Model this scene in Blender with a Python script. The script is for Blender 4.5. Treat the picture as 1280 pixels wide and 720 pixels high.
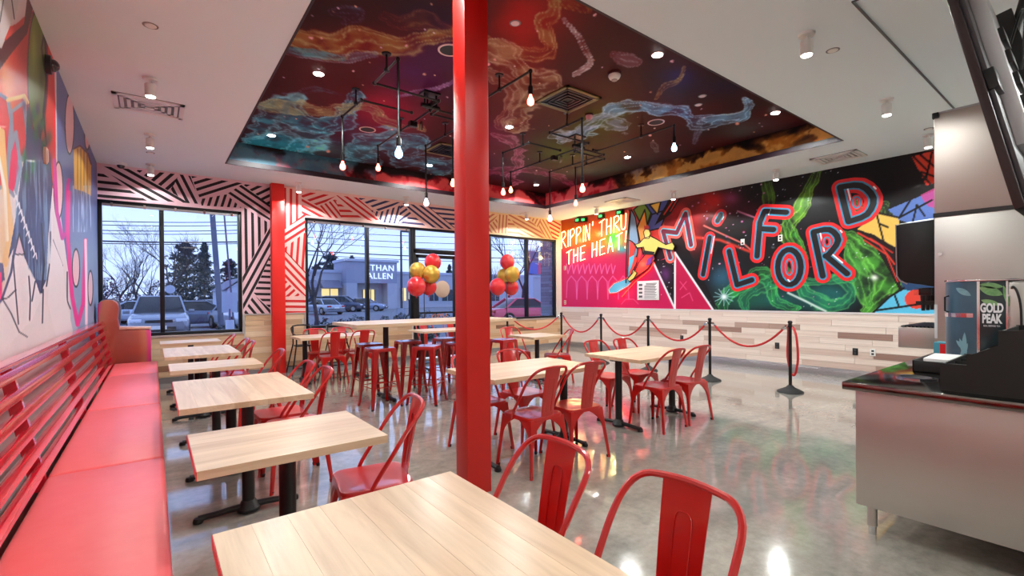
import bpy, math, random
import numpy as np
from mathutils import Vector, Matrix
random.seed(7); np.random.seed(7)
for o in list(bpy.data.objects): bpy.data.objects.remove(o)
scene = bpy.context.scene
COL = scene.collection

# ------------------------------------------------------------------ camera
F, YAW, PITCH, ROLL, CY, H = 587.35, 0.65243, 0.00512, -0.00795, 372.83, 1.415
def _rot():
    c, s = math.cos, math.sin
    R0 = np.array([[c(YAW), -s(YAW), 0], [0, 0, -1], [s(YAW), c(YAW), 0]])
    Rp = np.array([[1, 0, 0], [0, c(PITCH), -s(PITCH)], [0, s(PITCH), c(PITCH)]])
    Rr = np.array([[c(ROLL), -s(ROLL), 0], [s(ROLL), c(ROLL), 0], [0, 0, 1]])
    return Rr @ Rp @ R0
RC = _rot()
cam_d = bpy.data.cameras.new('camera'); cam = bpy.data.objects.new('camera', cam_d); COL.objects.link(cam)
cam_d.lens = F / 1280 * 36; cam_d.sensor_width = 36; cam_d.sensor_fit = 'HORIZONTAL'
cam_d.shift_x = 0; cam_d.shift_y = (CY - 360) / 1280
cam_d.clip_start = 0.05; cam_d.clip_end = 500
m = Matrix(((RC[0][0], -RC[1][0], -RC[2][0], 0), (RC[0][1], -RC[1][1], -RC[2][1], 0), (RC[0][2], -RC[1][2], -RC[2][2], H), (0, 0, 0, 1)))
cam.matrix_world = m
scene.camera = cam
# measuring helpers: where on a real plane of the room does a point of the photograph lie
def _ray(u, v): return RC.T @ np.array([(u - 640) / F, (v - CY) / F, 1.0])
def on_x(u, v, x): d = _ray(u, v); t = x / d[0]; return (x, d[1] * t, H + d[2] * t)
def on_y(u, v, y): d = _ray(u, v); t = y / d[1]; return (d[0] * t, y, H + d[2] * t)
def on_z(u, v, z): d = _ray(u, v); t = (z - H) / d[2]; return (d[0] * t, d[1] * t, z)
def measure(P):
    P = np.asarray(P, float) - np.array([0, 0, H]); c = P @ RC.T
    return 640 + F * c[:, 0] / c[:, 2], CY + F * c[:, 1] / c[:, 2]

# ------------------------------------------------------------------ world, exposure
w = bpy.data.worlds.new('sky'); scene.world = w; w.use_nodes = True
nt = w.node_tree; nt.nodes.clear()
out = nt.nodes.new('ShaderNodeOutputWorld'); bg = nt.nodes.new('ShaderNodeBackground')
tc = nt.nodes.new('ShaderNodeTexCoord'); sp = nt.nodes.new('ShaderNodeSeparateXYZ'); rp = nt.nodes.new('ShaderNodeValToRGB')
nz = nt.nodes.new('ShaderNodeTexNoise'); nz.inputs['Scale'].default_value = 3.0; nz.inputs['Detail'].default_value = 5
mp = nt.nodes.new('ShaderNodeMapping'); mp.inputs['Scale'].default_value = (1, 1, 4)
mx = nt.nodes.new('ShaderNodeMixRGB'); mx.blend_type = 'MULTIPLY'; mx.inputs[0].default_value = 0.22
rp.color_ramp.elements[0].position = 0.0; rp.color_ramp.elements[0].color = (0.58, 0.66, 0.86, 1)
rp.color_ramp.elements[1].position = 0.55; rp.color_ramp.elements[1].color = (0.42, 0.53, 0.80, 1)
nt.links.new(tc.outputs['Generated'], sp.inputs[0]); nt.links.new(sp.outputs['Z'], rp.inputs[0])
nt.links.new(tc.outputs['Generated'], mp.inputs[0]); nt.links.new(mp.outputs[0], nz.inputs['Vector'])
nt.links.new(rp.outputs[0], mx.inputs[1]); nt.links.new(nz.outputs['Fac'], mx.inputs[2])
nt.links.new(mx.outputs[0], bg.inputs[0]); bg.inputs[1].default_value = 1.42
nt.links.new(bg.outputs[0], out.inputs[0])
vs = scene.view_settings; vs.view_transform = 'Standard'; vs.look = 'None'; vs.gamma = 1; vs.exposure = 0.98
vs.use_curve_mapping = False

# room measures (metres): x to the right along the window wall, y towards the windows
XL, XR, YB, YF, ZC = -0.68, 9.22, 9.74, -5.5, 3.54
ZR = 3.91                                   # painted recess ceiling
RX0, RX1, RY0, RY1 = 0.92, 7.66, 2.39, 8.64  # recess outline

def lamp(name, kind, loc, power, color=(1, .93, .85), size=.12, rot=(0, 0, 0), spread=None, parent=None):
    d = bpy.data.lights.new(name, kind); d.energy = power; d.color = color
    if kind == 'AREA':
        d.shape = 'DISK'; d.size = size
        if spread: d.spread = spread
    else: d.shadow_soft_size = size
    o = bpy.data.objects.new(name, d); COL.objects.link(o); o.location = loc; o.rotation_euler = rot
    if parent: o.parent = parent
    return o
LAMP_W = 34

# ------------------------------------------------------------------ materials
def s2l(c):
    c = np.asarray(c, float); return np.where(c <= .04045, c / 12.92, ((c + .055) / 1.055) ** 2.4)
def hexc(r, g, b): return tuple(s2l(np.array([r, g, b]) / 255.0))
MATS = {}
def mat(name, rgb=(200, 200, 200), rough=.5, metal=0, coat=0, emit=None, estr=0, var=None, bump=0, bscale=40, trans=0, alpha=None, spec=None):
    if name in MATS: return MATS[name]
    M = bpy.data.materials.new(name); M.use_nodes = True; MATS[name] = M
    t = M.node_tree; b = t.nodes['Principled BSDF']
    c = (*hexc(*rgb), 1)
    b.inputs['Base Color'].default_value = c; b.inputs['Roughness'].default_value = rough; b.inputs['Metallic'].default_value = metal
    b.inputs['Coat Weight'].default_value = coat; b.inputs['Coat Roughness'].default_value = .08
    if spec is not None: b.inputs['Specular IOR Level'].default_value = spec
    if emit: b.inputs['Emission Color'].default_value = (*hexc(*emit), 1); b.inputs['Emission Strength'].default_value = estr
    if var or bump:
        tcn = t.nodes.new('ShaderNodeTexCoord'); n = t.nodes.new('ShaderNodeTexNoise'); n.inputs['Scale'].default_value = bscale; n.inputs['Detail'].default_value = 4
        t.links.new(tcn.outputs['Object'], n.inputs['Vector'])
        if var:
            r = t.nodes.new('ShaderNodeValToRGB'); r.color_ramp.elements[0].position = .3; r.color_ramp.elements[1].position = .7
            r.color_ramp.elements[0].color = c; r.color_ramp.elements[1].color = (*hexc(*var), 1)
            t.links.new(n.outputs['Fac'], r.inputs[0]); t.links.new(r.outputs[0], b.inputs['Base Color'])
        if bump:
            bp = t.nodes.new('ShaderNodeBump'); bp.inputs['Strength'].default_value = bump; bp.inputs['Distance'].default_value = .01
            t.links.new(n.outputs['Fac'], bp.inputs['Height']); t.links.new(bp.outputs[0], b.inputs['Normal'])
    return M
def wood_mat(name, cols, rough=.4, coat=0, grain_axis=0, gs=1.0, per_object=True, strength=.35):
    M = bpy.data.materials.new(name); M.use_nodes = True; MATS[name] = M
    t = M.node_tree; b = t.nodes['Principled BSDF']; N = t.nodes.new; L = t.links.new
    tcn = N('ShaderNodeTexCoord'); oi = N('ShaderNodeObjectInfo'); mp = N('ShaderNodeMapping')
    sc = [9 * gs, 9 * gs, 9 * gs]; sc[grain_axis] = .8 * gs; mp.inputs['Scale'].default_value = sc
    L(tcn.outputs['Object'], mp.inputs[0])
    ad = N('ShaderNodeVectorMath'); ad.operation = 'ADD'; ml = N('ShaderNodeVectorMath'); ml.operation = 'SCALE'
    cb = N('ShaderNodeCombineXYZ'); L(oi.outputs['Random'], cb.inputs[0]); L(oi.outputs['Random'], cb.inputs[1]); L(oi.outputs['Random'], cb.inputs[2])
    L(cb.outputs[0], ml.inputs[0]); ml.inputs['Scale'].default_value = 43
    L(mp.outputs[0], ad.inputs[0]); L(ml.outputs[0], ad.inputs[1])
    n = N('ShaderNodeTexNoise'); n.inputs['Scale'].default_value = 1.6; n.inputs['Detail'].default_value = 6; n.inputs['Roughness'].default_value = .6; n.inputs['Distortion'].default_value = .6
    L(ad.outputs[0], n.inputs['Vector'])
    r = N('ShaderNodeValToRGB'); r.color_ramp.interpolation = 'LINEAR'
    el = r.color_ramp.elements
    for i, (p, c) in enumerate(cols):
        e = el[i] if i < 2 else el.new(p)
        e.position = p; e.color = (*hexc(*c), 1)
    if per_object: L(oi.outputs['Random'], r.inputs[0])
    else: r.inputs[0].default_value = .3
    g = N('ShaderNodeValToRGB'); g.color_ramp.elements[0].position = .32; g.color_ramp.elements[0].color = (.55, .42, .33, 1); g.color_ramp.elements[1].position = .62; g.color_ramp.elements[1].color = (1, 1, 1, 1)
    L(n.outputs['Fac'], g.inputs[0])
    x = N('ShaderNodeMixRGB'); x.blend_type = 'MULTIPLY'; x.inputs[0].default_value = strength
    L(r.outputs[0], x.inputs[1]); L(g.outputs[0], x.inputs[2]); L(x.outputs[0], b.inputs['Base Color'])
    b.inputs['Roughness'].default_value = rough; b.inputs['Coat Weight'].default_value = coat; b.inputs['Coat Roughness'].default_value = .24
    return M
def attr_mat(name, rough=.45, coat=0, fine=.15, fscale=60):
    M = bpy.data.materials.new(name); M.use_nodes = True; MATS[name] = M
    t = M.node_tree; b = t.nodes['Principled BSDF']; N = t.nodes.new; L = t.links.new
    a = N('ShaderNodeAttribute'); a.attribute_name = 'Col'
    tcn = N('ShaderNodeTexCoord'); n = N('ShaderNodeTexNoise'); n.inputs['Scale'].default_value = fscale; n.inputs['Detail'].default_value = 3
    L(tcn.outputs['Object'], n.inputs['Vector'])
    x = N('ShaderNodeMixRGB'); x.blend_type = 'OVERLAY'; x.inputs[0].default_value = fine
    L(a.outputs['Color'], x.inputs[1]); L(n.outputs['Fac'], x.inputs[2]); L(x.outputs[0], b.inputs['Base Color'])
    b.inputs['Roughness'].default_value = rough; b.inputs['Coat Weight'].default_value = coat
    return M

PAINT_RED = mat('red_enamel', (196, 16, 9), .3, coat=.7)
STOOL_RED = mat('dark_red_enamel', (164, 12, 12), .24, coat=.8)
COLUMN_RED = mat('column_red', (208, 22, 12), .42)
PILASTER_RED = mat('pilaster_red', (226, 30, 22), .4)
BLACK = mat('black_metal', (16, 16, 17), .35)
BLACK_CAST = mat('black_cast_iron', (14, 14, 15), .45, bump=.15, bscale=90)
RUBBER = mat('black_rubber', (20, 18, 18), .7)
WHITE_PAINT = mat('white_ceiling_paint', (228, 238, 240), .85)
WALL_PAINT = mat('off_white_paint', (214, 210, 206), .8)
STEEL = mat('brushed_steel', (200, 196, 190), .4, metal=1, bump=.03, bscale=200)
CHROME = mat('chrome', (220, 220, 222), .12, metal=1)
SILVER = mat('silver_frame', (180, 182, 188), .3, metal=1)
FRAME = mat('black_aluminium_frame', (20, 21, 26), .35, metal=.3)
VINYL = mat('coral_red_vinyl', (248, 108, 110), .36, var=(246, 100, 104), bump=.05, bscale=14)
SLAT = mat('red_painted_slat', (206, 24, 34), .25, coat=.6)
ROPE = mat('red_rope', (200, 22, 26), .5, bump=.3, bscale=120)
LENS = mat('lamp_lens', (255, 250, 240), .3, emit=(255, 246, 230), estr=14)
TRIM_WHITE = mat('white_fixture', (228, 226, 222), .4)
DARK_SLOT = mat('dark_slot', (30, 30, 32), .6)
MAPLE_X = wood_mat('maple_stave_crosswise', [(0, (226, 196, 160)), (.5, (234, 208, 174)), (.8, (228, 198, 162)), (1, (214, 180, 144))], .42, .3, 0, 1, True, .5)
MAPLE_Y = wood_mat('maple_stave_lengthwise', [(0, (226, 196, 160)), (.5, (234, 208, 174)), (.8, (228, 198, 162)), (1, (214, 180, 144))], .42, .3, 1, 1, True, .5)
PLANK = wood_mat('mixed_plank', [(0, (226, 194, 158)), (.35, (206, 170, 132)), (.55, (232, 208, 178)), (.78, (218, 186, 150)), (.9, (150, 110, 84)), (1, (128, 92, 72))], .55, 0, 0, .35, True, .4)
PLANK_PALE = wood_mat('pale_mixed_plank', [(0, (236, 220, 208)), (.4, (224, 204, 192)), (.62, (240, 226, 216)), (.8, (206, 180, 166)), (.9, (160, 128, 116)), (1, (150, 118, 106))], .5, 0, 0, .35, True, .4)
EDGE_RED = mat('red_table_edge', (216, 40, 36), .4)

def glass_mat(name, tint=(225, 232, 245)):
    M = bpy.data.materials.new(name); M.use_nodes = True; t = M.node_tree; t.nodes.clear(); N = t.nodes.new; L = t.links.new
    o = N('ShaderNodeOutputMaterial'); mixn = N('ShaderNodeMixShader'); tr = N('ShaderNodeBsdfTransparent'); gl = N('ShaderNodeBsdfGlossy'); fr = N('ShaderNodeFresnel')
    tr.inputs[0].default_value = (*hexc(*tint), 1); gl.inputs['Roughness'].default_value = .01; fr.inputs[0].default_value = 1.55
    ge = N('ShaderNodeNewGeometry'); iv = N('ShaderNodeMath'); iv.operation = 'SUBTRACT'; iv.inputs[0].default_value = 1; L(ge.outputs['Backfacing'], iv.inputs[1]); mu = N('ShaderNodeMath'); mu.operation = 'MULTIPLY'; L(fr.outputs[0], mu.inputs[0]); L(iv.outputs[0], mu.inputs[1]); L(mu.outputs[0], mixn.inputs[0]); L(tr.outputs[0], mixn.inputs[1]); L(gl.outputs[0], mixn.inputs[2]); L(mixn.outputs[0], o.inputs[0])
    return M
GLASS = glass_mat('window_glass')
CLEAR = glass_mat('clear_plastic', (245, 245, 245))

# ------------------------------------------------------------------ mesh builder
class MB:
    def __init__(s): s.v = []; s.f = []
    def add(s, V, Fs):
        k = len(s.v); s.v += [tuple(map(float, p)) for p in V]; s.f += [tuple(i + k for i in f) for f in Fs]; return s
    def box(s, c, d, rz=0, rx=0, ry=0, taper=1.0):
        x, y, z = [q / 2 for q in d]; V = []
        for dz in (-1, 1):
            k = taper if dz > 0 else 1
            for dx, dy in ((-1, -1), (1, -1), (1, 1), (-1, 1)): V.append(Vector((dx * x * k, dy * y * k, dz * z)))
        if rz or rx or ry:
            R = Matrix.Rotation(rz, 3, 'Z') @ Matrix.Rotation(ry, 3, 'Y') @ Matrix.Rotation(rx, 3, 'X'); V = [R @ p for p in V]
        c = Vector(c); return s.add([p + c for p in V], [(0, 3, 2, 1), (4, 5, 6, 7), (0, 1, 5, 4), (1, 2, 6, 5), (2, 3, 7, 6), (3, 0, 4, 7)])
    def span(s, a, b):
        return s.box([(p + q) / 2 for p, q in zip(a, b)], [abs(q - p) for p, q in zip(a, b)])
    def tube(s, P, r, n=8, cap=True):
        P = [Vector(p) for p in P]; rr = r if isinstance(r, (list, tuple)) else [r] * len(P); k0 = len(s.v); up = None; V = []
        for i, p in enumerate(P):
            t = ((P[min(i + 1, len(P) - 1)] - P[max(i - 1, 0)])).normalized()
            if up is None:
                up = Vector((0, 0, 1)) if abs(t.z) < .9 else Vector((1, 0, 0))
            a = (up - t * up.dot(t)).normalized(); up = a; b = t.cross(a)
            for j in range(n):
                an = 2 * math.pi * j / n; V.append(p + (a * math.cos(an) + b * math.sin(an)) * rr[i])
        Fs = []
        for i in range(len(P) - 1):
            for j in range(n): Fs.append((i * n + j, i * n + (j + 1) % n, (i + 1) * n + (j + 1) % n, (i + 1) * n + j))
        if cap: Fs += [tuple(range(n))[::-1], tuple((len(P) - 1) * n + j for j in range(n))]
        return s.add(V, Fs)
    def cyl(s, a, b, r, r2=None, n=20): return s.tube([a, b], [r, r if r2 is None else r2], n)
    def lathe(s, prof, c=(0, 0, 0), n=20):
        V = []; Fs = []
        for r, z in prof:
            for j in range(n): a = 2 * math.pi * j / n; V.append((c[0] + r * math.cos(a), c[1] + r * math.sin(a), c[2] + z))
        for i in range(len(prof) - 1):
            for j in range(n): Fs.append((i * n + j, i * n + (j + 1) % n, (i + 1) * n + (j + 1) % n, (i + 1) * n + j))
        Fs += [tuple(range(n))[::-1], tuple((len(prof) - 1) * n + j for j in range(n))]
        return s.add(V, Fs)
    def sphere(s, c, r, n=16, m=10, sc=(1, 1, 1)):
        prof = [(max(r * math.sin(math.pi * i / m), 1e-4), -r * math.cos(math.pi * i / m)) for i in range(m + 1)]
        k = len(s.v); s.lathe(prof, (0, 0, 0), n)
        s.v[k:] = [(c[0] + x * sc[0], c[1] + y * sc[1], c[2] + z * sc[2]) for x, y, z in s.v[k:]]; return s
    def prism(s, poly, ax, a, b):
        # poly: 2D points of the two other axes; extruded along axis ax from a to b
        def pt(p, q):
            l = list(p); l.insert(ax, q); return l
        n = len(poly); V = [pt(p, a) for p in poly] + [pt(p, b) for p in poly]
        return s.add(V, [tuple(range(n))[::-1], tuple(range(n, 2 * n))] + [(i, (i + 1) % n, n + (i + 1) % n, n + i) for i in range(n)])
    def build(s, name, mt=None, parent=None, smooth=False, bevel=0, seg=2, loc=None):
        me = bpy.data.meshes.new(name); me.from_pydata(s.v, [], s.f); me.validate()
        import bmesh
        bm = bmesh.new(); bm.from_mesh(me)
        bmesh.ops.recalc_face_normals(bm, faces=bm.faces)
        if bevel: 
            ed = [e for e in bm.edges if len(e.link_faces) == 2 and e.calc_face_angle(0) > .5]
            bmesh.ops.bevel(bm, geom=ed, offset=bevel, segments=seg, affect='EDGES', profile=.5, clamp_overlap=True)
        bm.to_mesh(me); bm.free()
        if smooth or bevel:
            for p in me.polygons: p.use_smooth = True
            try: me.set_sharp_from_angle(angle=math.radians(38))
            except Exception: pass
        if mt: me.materials.append(mt)
        o = bpy.data.objects.new(name, me); COL.objects.link(o)
        if parent: o.parent = parent
        if loc: o.location = loc
        return o
def rpoly(w, d, r, n=4):
    P = []
    for cx, cy, a0 in ((w / 2 - r, d / 2 - r, 0), (-w / 2 + r, d / 2 - r, 90), (-w / 2 + r, -d / 2 + r, 180), (w / 2 - r, -d / 2 + r, 270)):
        for i in range(n + 1):
            a = math.radians(a0 + 90 * i / n); P.append((cx + r * math.cos(a), cy + r * math.sin(a)))
    return P
def smooth_path(P, k=4, closed=False):
    P = [Vector(p) for p in P]; Q = []; n = len(P)
    for i in range(n if closed else n - 1):
        p0 = P[i - 1] if (i > 0 or closed) else P[0]; p1 = P[i]; p2 = P[(i + 1) % n]; p3 = P[(i + 2) % n] if (i + 2 < n or closed) else P[-1]
        for j in range(k):
            t = j / k; Q.append(.5 * ((2 * p1) + (p2 - p0) * t + (2 * p0 - 5 * p1 + 4 * p2 - p3) * t * t + (3 * p1 - p0 - 3 * p2 + p3) * t ** 3))
    if not closed: Q.append(P[-1])
    return Q
def tag(o, label=None, cat=None, group=None, kind=None):
    if label: o['label'] = label
    if cat: o['category'] = cat
    if group: o['group'] = group
    if kind: o['kind'] = kind
    return o
def empty(name, loc, rz=0, label=None, cat=None, group=None, kind=None):
    o = bpy.data.objects.new(name, None); COL.objects.link(o); o.location = loc; o.rotation_euler = (0, 0, rz); o.empty_display_size = .1
    return tag(o, label, cat, group, kind)
def copy_tree(o, loc=None, rz=None, label=None, group=None, parent=None, scale=None):
    c = o.copy(); COL.objects.link(c); c.parent = parent
    for ch in list(KIDS.get(o.name, [])):
        copy_tree(ch, parent=c)
    if loc is not None: c.location = loc
    if rz is not None: c.rotation_euler = (0, 0, rz)
    if label: c['label'] = label
    if group: c['group'] = group
    if scale: c.scale = scale
    return c
KIDS = {}
def index_kids(root):
    for o in [root] + list(root.children_recursive): KIDS[o.name] = list(o.children)

# ------------------------------------------------------------------ painting on walls (vertex colours on a fine grid)
def vnoise(x, y, seed=0):
    xi = np.floor(x).astype(np.int64); yi = np.floor(y).astype(np.int64); xf = x - xi; yf = y - yi
    def h(a, b):
        n = (a * 374761393 + b * 668265263 + seed * 974634777) & 0xffffffff; n = ((n ^ (n >> 13)) * 1274126177) & 0xffffffff
        return ((n ^ (n >> 16)) & 0xffff) / 65535.0
    u = xf * xf * (3 - 2 * xf); v = yf * yf * (3 - 2 * yf)
    return (h(xi, yi) * (1 - u) + h(xi + 1, yi) * u) * (1 - v) + (h(xi, yi + 1) * (1 - u) + h(xi + 1, yi + 1) * u) * v
def fbm(x, y, seed=0, o=5):
    s = 0; a = .5
    for i in range(o): s = s + a * vnoise(x, y, seed + i); x = x * 2.03; y = y * 2.03; a *= .5
    return s
def sstep(a, b, x): t = np.clip((x - a) / (b - a + 1e-9), 0, 1); return t * t * (3 - 2 * t)
class Painting:
    def __init__(s, P, a, b, base):
        s.P = P; s.u, s.v = measure(P); s.a = a; s.b = b
        s.c = np.tile(np.array(base, float) / 255, (len(P), 1))
        s.wu = (fbm(a * 1.6, b * 1.6, 3) - .5); s.wv = (fbm(a * 1.6 + 9, b * 1.6, 5) - .5)
        s.n1 = fbm(a * 2.2, b * 2.2, 11); s.n2 = fbm(a * 5, b * 5, 17); s.n3 = fbm(a * 9 + s.wu * 6, b * 9 + s.wv * 6, 21)
        s.w2u = fbm(a * 5, b * 5, 71, 4) - .5; s.w2v = fbm(a * 5 + 4, b * 5, 75, 4) - .5
        s.rid = 1 - np.abs(2 * fbm(a * 2.6 + s.wu * 3, b * 2.6 + s.wv * 3, 31, 4) - 1) * 2.2
    def mixc(s, al, col, add=False):
        al = np.clip(al, 0, 1)[:, None]; col = np.array(col, float) / 255
        if add: s.c = np.clip(s.c + al * col, 0, 1)
        else: s.c = s.c * (1 - al) + al * col
    def poly(s, pts, col, al=1.0):
        x, y = s.u, s.v; ins = np.zeros(len(x), bool); n = len(pts)
        for i in range(n):
            x1, y1 = pts[i]; x2, y2 = pts[(i + 1) % n]
            if y1 == y2: continue
            ins ^= ((y1 > y) != (y2 > y)) & (x < (x2 - x1) * (y - y1) / (y2 - y1) + x1)
        s.mixc(ins * al, col)
    def dist(s, pts, warp=0):
        x = s.u + s.wu * warp; y = s.v + s.wv * warp; D = np.full(len(x), 1e9); T = np.zeros(len(x))
        n = len(pts) - 1
        for i in range(n):
            (x1, y1), (x2, y2) = pts[i], pts[i + 1]; dx, dy = x2 - x1, y2 - y1; l = dx * dx + dy * dy + 1e-9
            t = np.clip(((x - x1) * dx + (y - y1) * dy) / l, 0, 1); d = np.hypot(x - x1 - t * dx, y - y1 - t * dy)
            k = d < D; D = np.where(k, d, D); T = np.where(k, (i + t) / n, T)
        return D, T
    def line(s, pts, w, col, soft=.6, warp=0):
        D, _ = s.dist(pts, warp); s.mixc(1 - sstep(w - soft, w + soft, D), col)
    def blob(s, u, v, ru, rv, col, al=1.0, noise=.5, add=False):
        d = ((s.u - u) / ru) ** 2 + ((s.v - v) / rv) ** 2
        s.mixc(np.exp(-d * 1.2) * al * (1 - noise + noise * 2 * s.n1), col, add)
    def smoke(s, pts, w, col, edge=None, al=.8, warp=30):
        sp_ = [(p.x, p.y) for p in smooth_path([(q[0], q[1], 0) for q in pts], 5)]
        x = s.u + s.wu * warp * 1.3 + s.w2u * w * 1.1; y = s.v + s.wv * warp * 1.3 + s.w2v * w * 1.1
        D = np.full(len(x), 1e9); SG = np.zeros(len(x)); T = np.zeros(len(x)); n = len(sp_) - 1
        for i in range(n):
            (x1, y1), (x2, y2) = sp_[i], sp_[i + 1]; dx, dy = x2 - x1, y2 - y1; l = dx * dx + dy * dy + 1e-9
            t = np.clip(((x - x1) * dx + (y - y1) * dy) / l, 0, 1); d = np.hypot(x - x1 - t * dx, y - y1 - t * dy); k = d < D
            D = np.where(k, d, D); SG = np.where(k, np.sign(dx * (y - y1) - dy * (x - x1)), SG); T = np.where(k, (i + t) / n, T)
        ww = w * (.55 + 1.1 * s.n1) * (.35 + .65 * np.sin(np.pi * np.clip(T, .06, .94)) ** .5); q = D / ww
        body = 1 - sstep(.55, 1.05, q)
        s.mixc(body * al * (.25 + .75 * sstep(.3, .7, s.n2)), col)
        fil = (1 - np.abs(np.sin(np.pi * (SG * q * 1.25 + 1.3 * s.n1 + .5 * s.w2u)))) ** 3
        rim = np.exp(-((q - .88) / .13) ** 2) * (.35 + s.n2)
        s.mixc(np.clip(body * fil * (.45 + .6 * s.n2) + rim * .8, 0, 1) * al, edge or col)
    def stars(s, n, box, seed, cols=((255, 255, 255),), r=(.4, 1.3)):
        rg = random.Random(seed)
        for i in range(n):
            u = rg.uniform(box[0], box[2]); v = rg.uniform(box[1], box[3]); rr = rg.uniform(*r) ** 1.0; c = rg.choice(cols)
            d = np.hypot(s.u - u, (s.v - v) * 1.4); k = 1 - sstep(rr * .5, rr * 1.1, d); s.mixc(k, c)
def grid(name, p0, ea, eb, na, nb, painter, mt, parent, thick_dir=None):
    A, B = np.meshgrid(np.arange(na + 1) / na, np.arange(nb + 1) / nb, indexing='ij'); A = A.ravel(); B = B.ravel()
    p0 = np.array(p0, float); ea = np.array(ea, float); eb = np.array(eb, float)
    P = p0 + A[:, None] * ea + B[:, None] * eb
    i, j = np.meshgrid(np.arange(na), np.arange(nb), indexing='ij'); i = i.ravel(); j = j.ravel(); k = nb + 1
    Q = np.stack([i * k + j, (i + 1) * k + j, (i + 1) * k + j + 1, i * k + j + 1], 1)
    me = bpy.data.meshes.new(name); me.vertices.add(len(P)); me.vertices.foreach_set('co', P.ravel())
    me.loops.add(Q.size); me.loops.foreach_set('vertex_index', Q.ravel().astype(np.int32)); me.polygons.add(len(Q))
    me.polygons.foreach_set('loop_start', (np.arange(len(Q)) * 4).astype(np.int32)); me.update(calc_edges=True)
    pa = painter(P, A * np.linalg.norm(ea), B * np.linalg.norm(eb))
    ca = me.color_attributes.new('Col', 'FLOAT_COLOR', 'POINT')
    ca.data.foreach_set('color', np.concatenate([s2l(np.clip(pa.c, 0, 1)), np.ones((len(P), 1))], 1).ravel().astype(np.float32))
    me.materials.append(mt); o = bpy.data.objects.new(name, me); COL.objects.link(o)
    if parent: o.parent = parent
    return o
MURAL = attr_mat('painted_mural', .45, .05, .12, 50)
MURAL.node_tree.nodes['Principled BSDF'].inputs['Specular IOR Level'].default_value = .3
CEIL_MURAL = attr_mat('printed_ceiling_mural', .6, 0, .12, 40); CEIL_MURAL.node_tree.nodes['Principled BSDF'].inputs['Specular IOR Level'].default_value = .2
# ------------------------------------------------------------------ floor, ceiling, walls
def floor_material():
    M = bpy.data.materials.new('polished_concrete'); M.use_nodes = True; t = M.node_tree; b = t.nodes['Principled BSDF']; N = t.nodes.new; L = t.links.new
    tcn = N('ShaderNodeTexCoord')
    n1 = N('ShaderNodeTexNoise'); n1.inputs['Scale'].default_value = .9; n1.inputs['Detail'].default_value = 7; n1.inputs['Distortion'].default_value = 1.4
    n2 = N('ShaderNodeTexNoise'); n2.inputs['Scale'].default_value = 14; n2.inputs['Detail'].default_value = 8; n2.inputs['Roughness'].default_value = .7
    mp = N('ShaderNodeMapping'); mp.inputs['Scale'].default_value = (1, 2.2, 1); mp.inputs['Rotation'].default_value = (0, 0, .2)
    L(tcn.outputs['Object'], mp.inputs[0]); L(mp.outputs[0], n1.inputs['Vector']); L(tcn.outputs['Object'], n2.inputs['Vector'])
    r = N('ShaderNodeValToRGB'); r.color_ramp.elements[0].position = .3; r.color_ramp.elements[0].color = (*hexc(150, 147, 140), 1); r.color_ramp.elements[1].position = .7; r.color_ramp.elements[1].color = (*hexc(186, 180, 168), 1)
    L(n1.outputs['Fac'], r.inputs[0])
    r2 = N('ShaderNodeValToRGB'); r2.color_ramp.elements[0].position = .3; r2.color_ramp.elements[0].color = (.62, .62, .63, 1); r2.color_ramp.elements[1].position = .62; r2.color_ramp.elements[1].color = (1, 1, 1, 1)
    L(n2.outputs['Fac'], r2.inputs[0])
    x = N('ShaderNodeMixRGB'); x.blend_type = 'MULTIPLY'; x.inputs[0].default_value = .8; L(r.outputs[0], x.inputs[1]); L(r2.outputs[0], x.inputs[2])
    L(x.outputs[0], b.inputs['Base Color'])
    rr = N('ShaderNodeMapRange'); rr.inputs['To Min'].default_value = .04; rr.inputs['To Max'].default_value = .17; L(n1.outputs['Fac'], rr.inputs['Value']); L(rr.outputs[0], b.inputs['Roughness'])
    b.inputs['Specular IOR Level'].default_value = .75; b.inputs['Coat Weight'].default_value = .6; b.inputs['Coat Roughness'].default_value = .04
    bp = N('ShaderNodeBump'); bp.inputs['Strength'].default_value = .03; bp.inputs['Distance'].default_value = .01; L(n2.outputs['Fac'], bp.inputs['Height']); L(bp.outputs[0], b.inputs['Normal'])
    return M
tag(MB().span((XL - .2, YF - .2, -.1), (XR + .2, YB + .2, 0)).build('floor', floor_material()), kind='structure')

# ceiling with the recess and the raised kitchen bay
KX, KY, ZK = 4.07, 1.212, 3.548
c = MB()
for a, b in (((XL - .2, RY1), (XR + .2, YB + .2)), ((XL - .2, RY0), (RX0, RY1)), ((RX1, RY0), (XR + .2, RY1)), ((XL - .2, KY), (XR + .2, RY0)), ((XL - .2, YF - .2), (KX, KY))):
    c.span((a[0], a[1], ZC), (b[0], b[1], ZC + .06))
for a, b in (((RX0 - .04, RY0 - .04), (RX0, RY1 + .04)), ((RX1, RY0 - .04), (RX1 + .04, RY1 + .04)), ((RX0, RY0 - .04), (RX1, RY0)), ((RX0, RY1), (RX1, RY1 + .04))):
    c.span((a[0], a[1], ZC + .06), (b[0], b[1], ZR + .05))
c.span((RX0, RY0, ZR + .004), (RX1, RY1, ZR + .05))
c.span((KX, YF - .2, ZK), (XR + .2, KY, ZK + .06)); pass
ceil = tag(c.build('ceiling', WHITE_PAINT), kind='structure')
tr = MB(); tr.span((KX - .006, KY - .006, ZC - .008), (XR, KY + .006, ZC + .03)); tr.span((KX - .006, YF, ZC - .008), (KX + .006, KY, ZC + .03))
tag(tr.build('trim_1', mat('dark_track_line', (90, 88, 88), .5)), kind='structure')
tr = MB()
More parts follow.
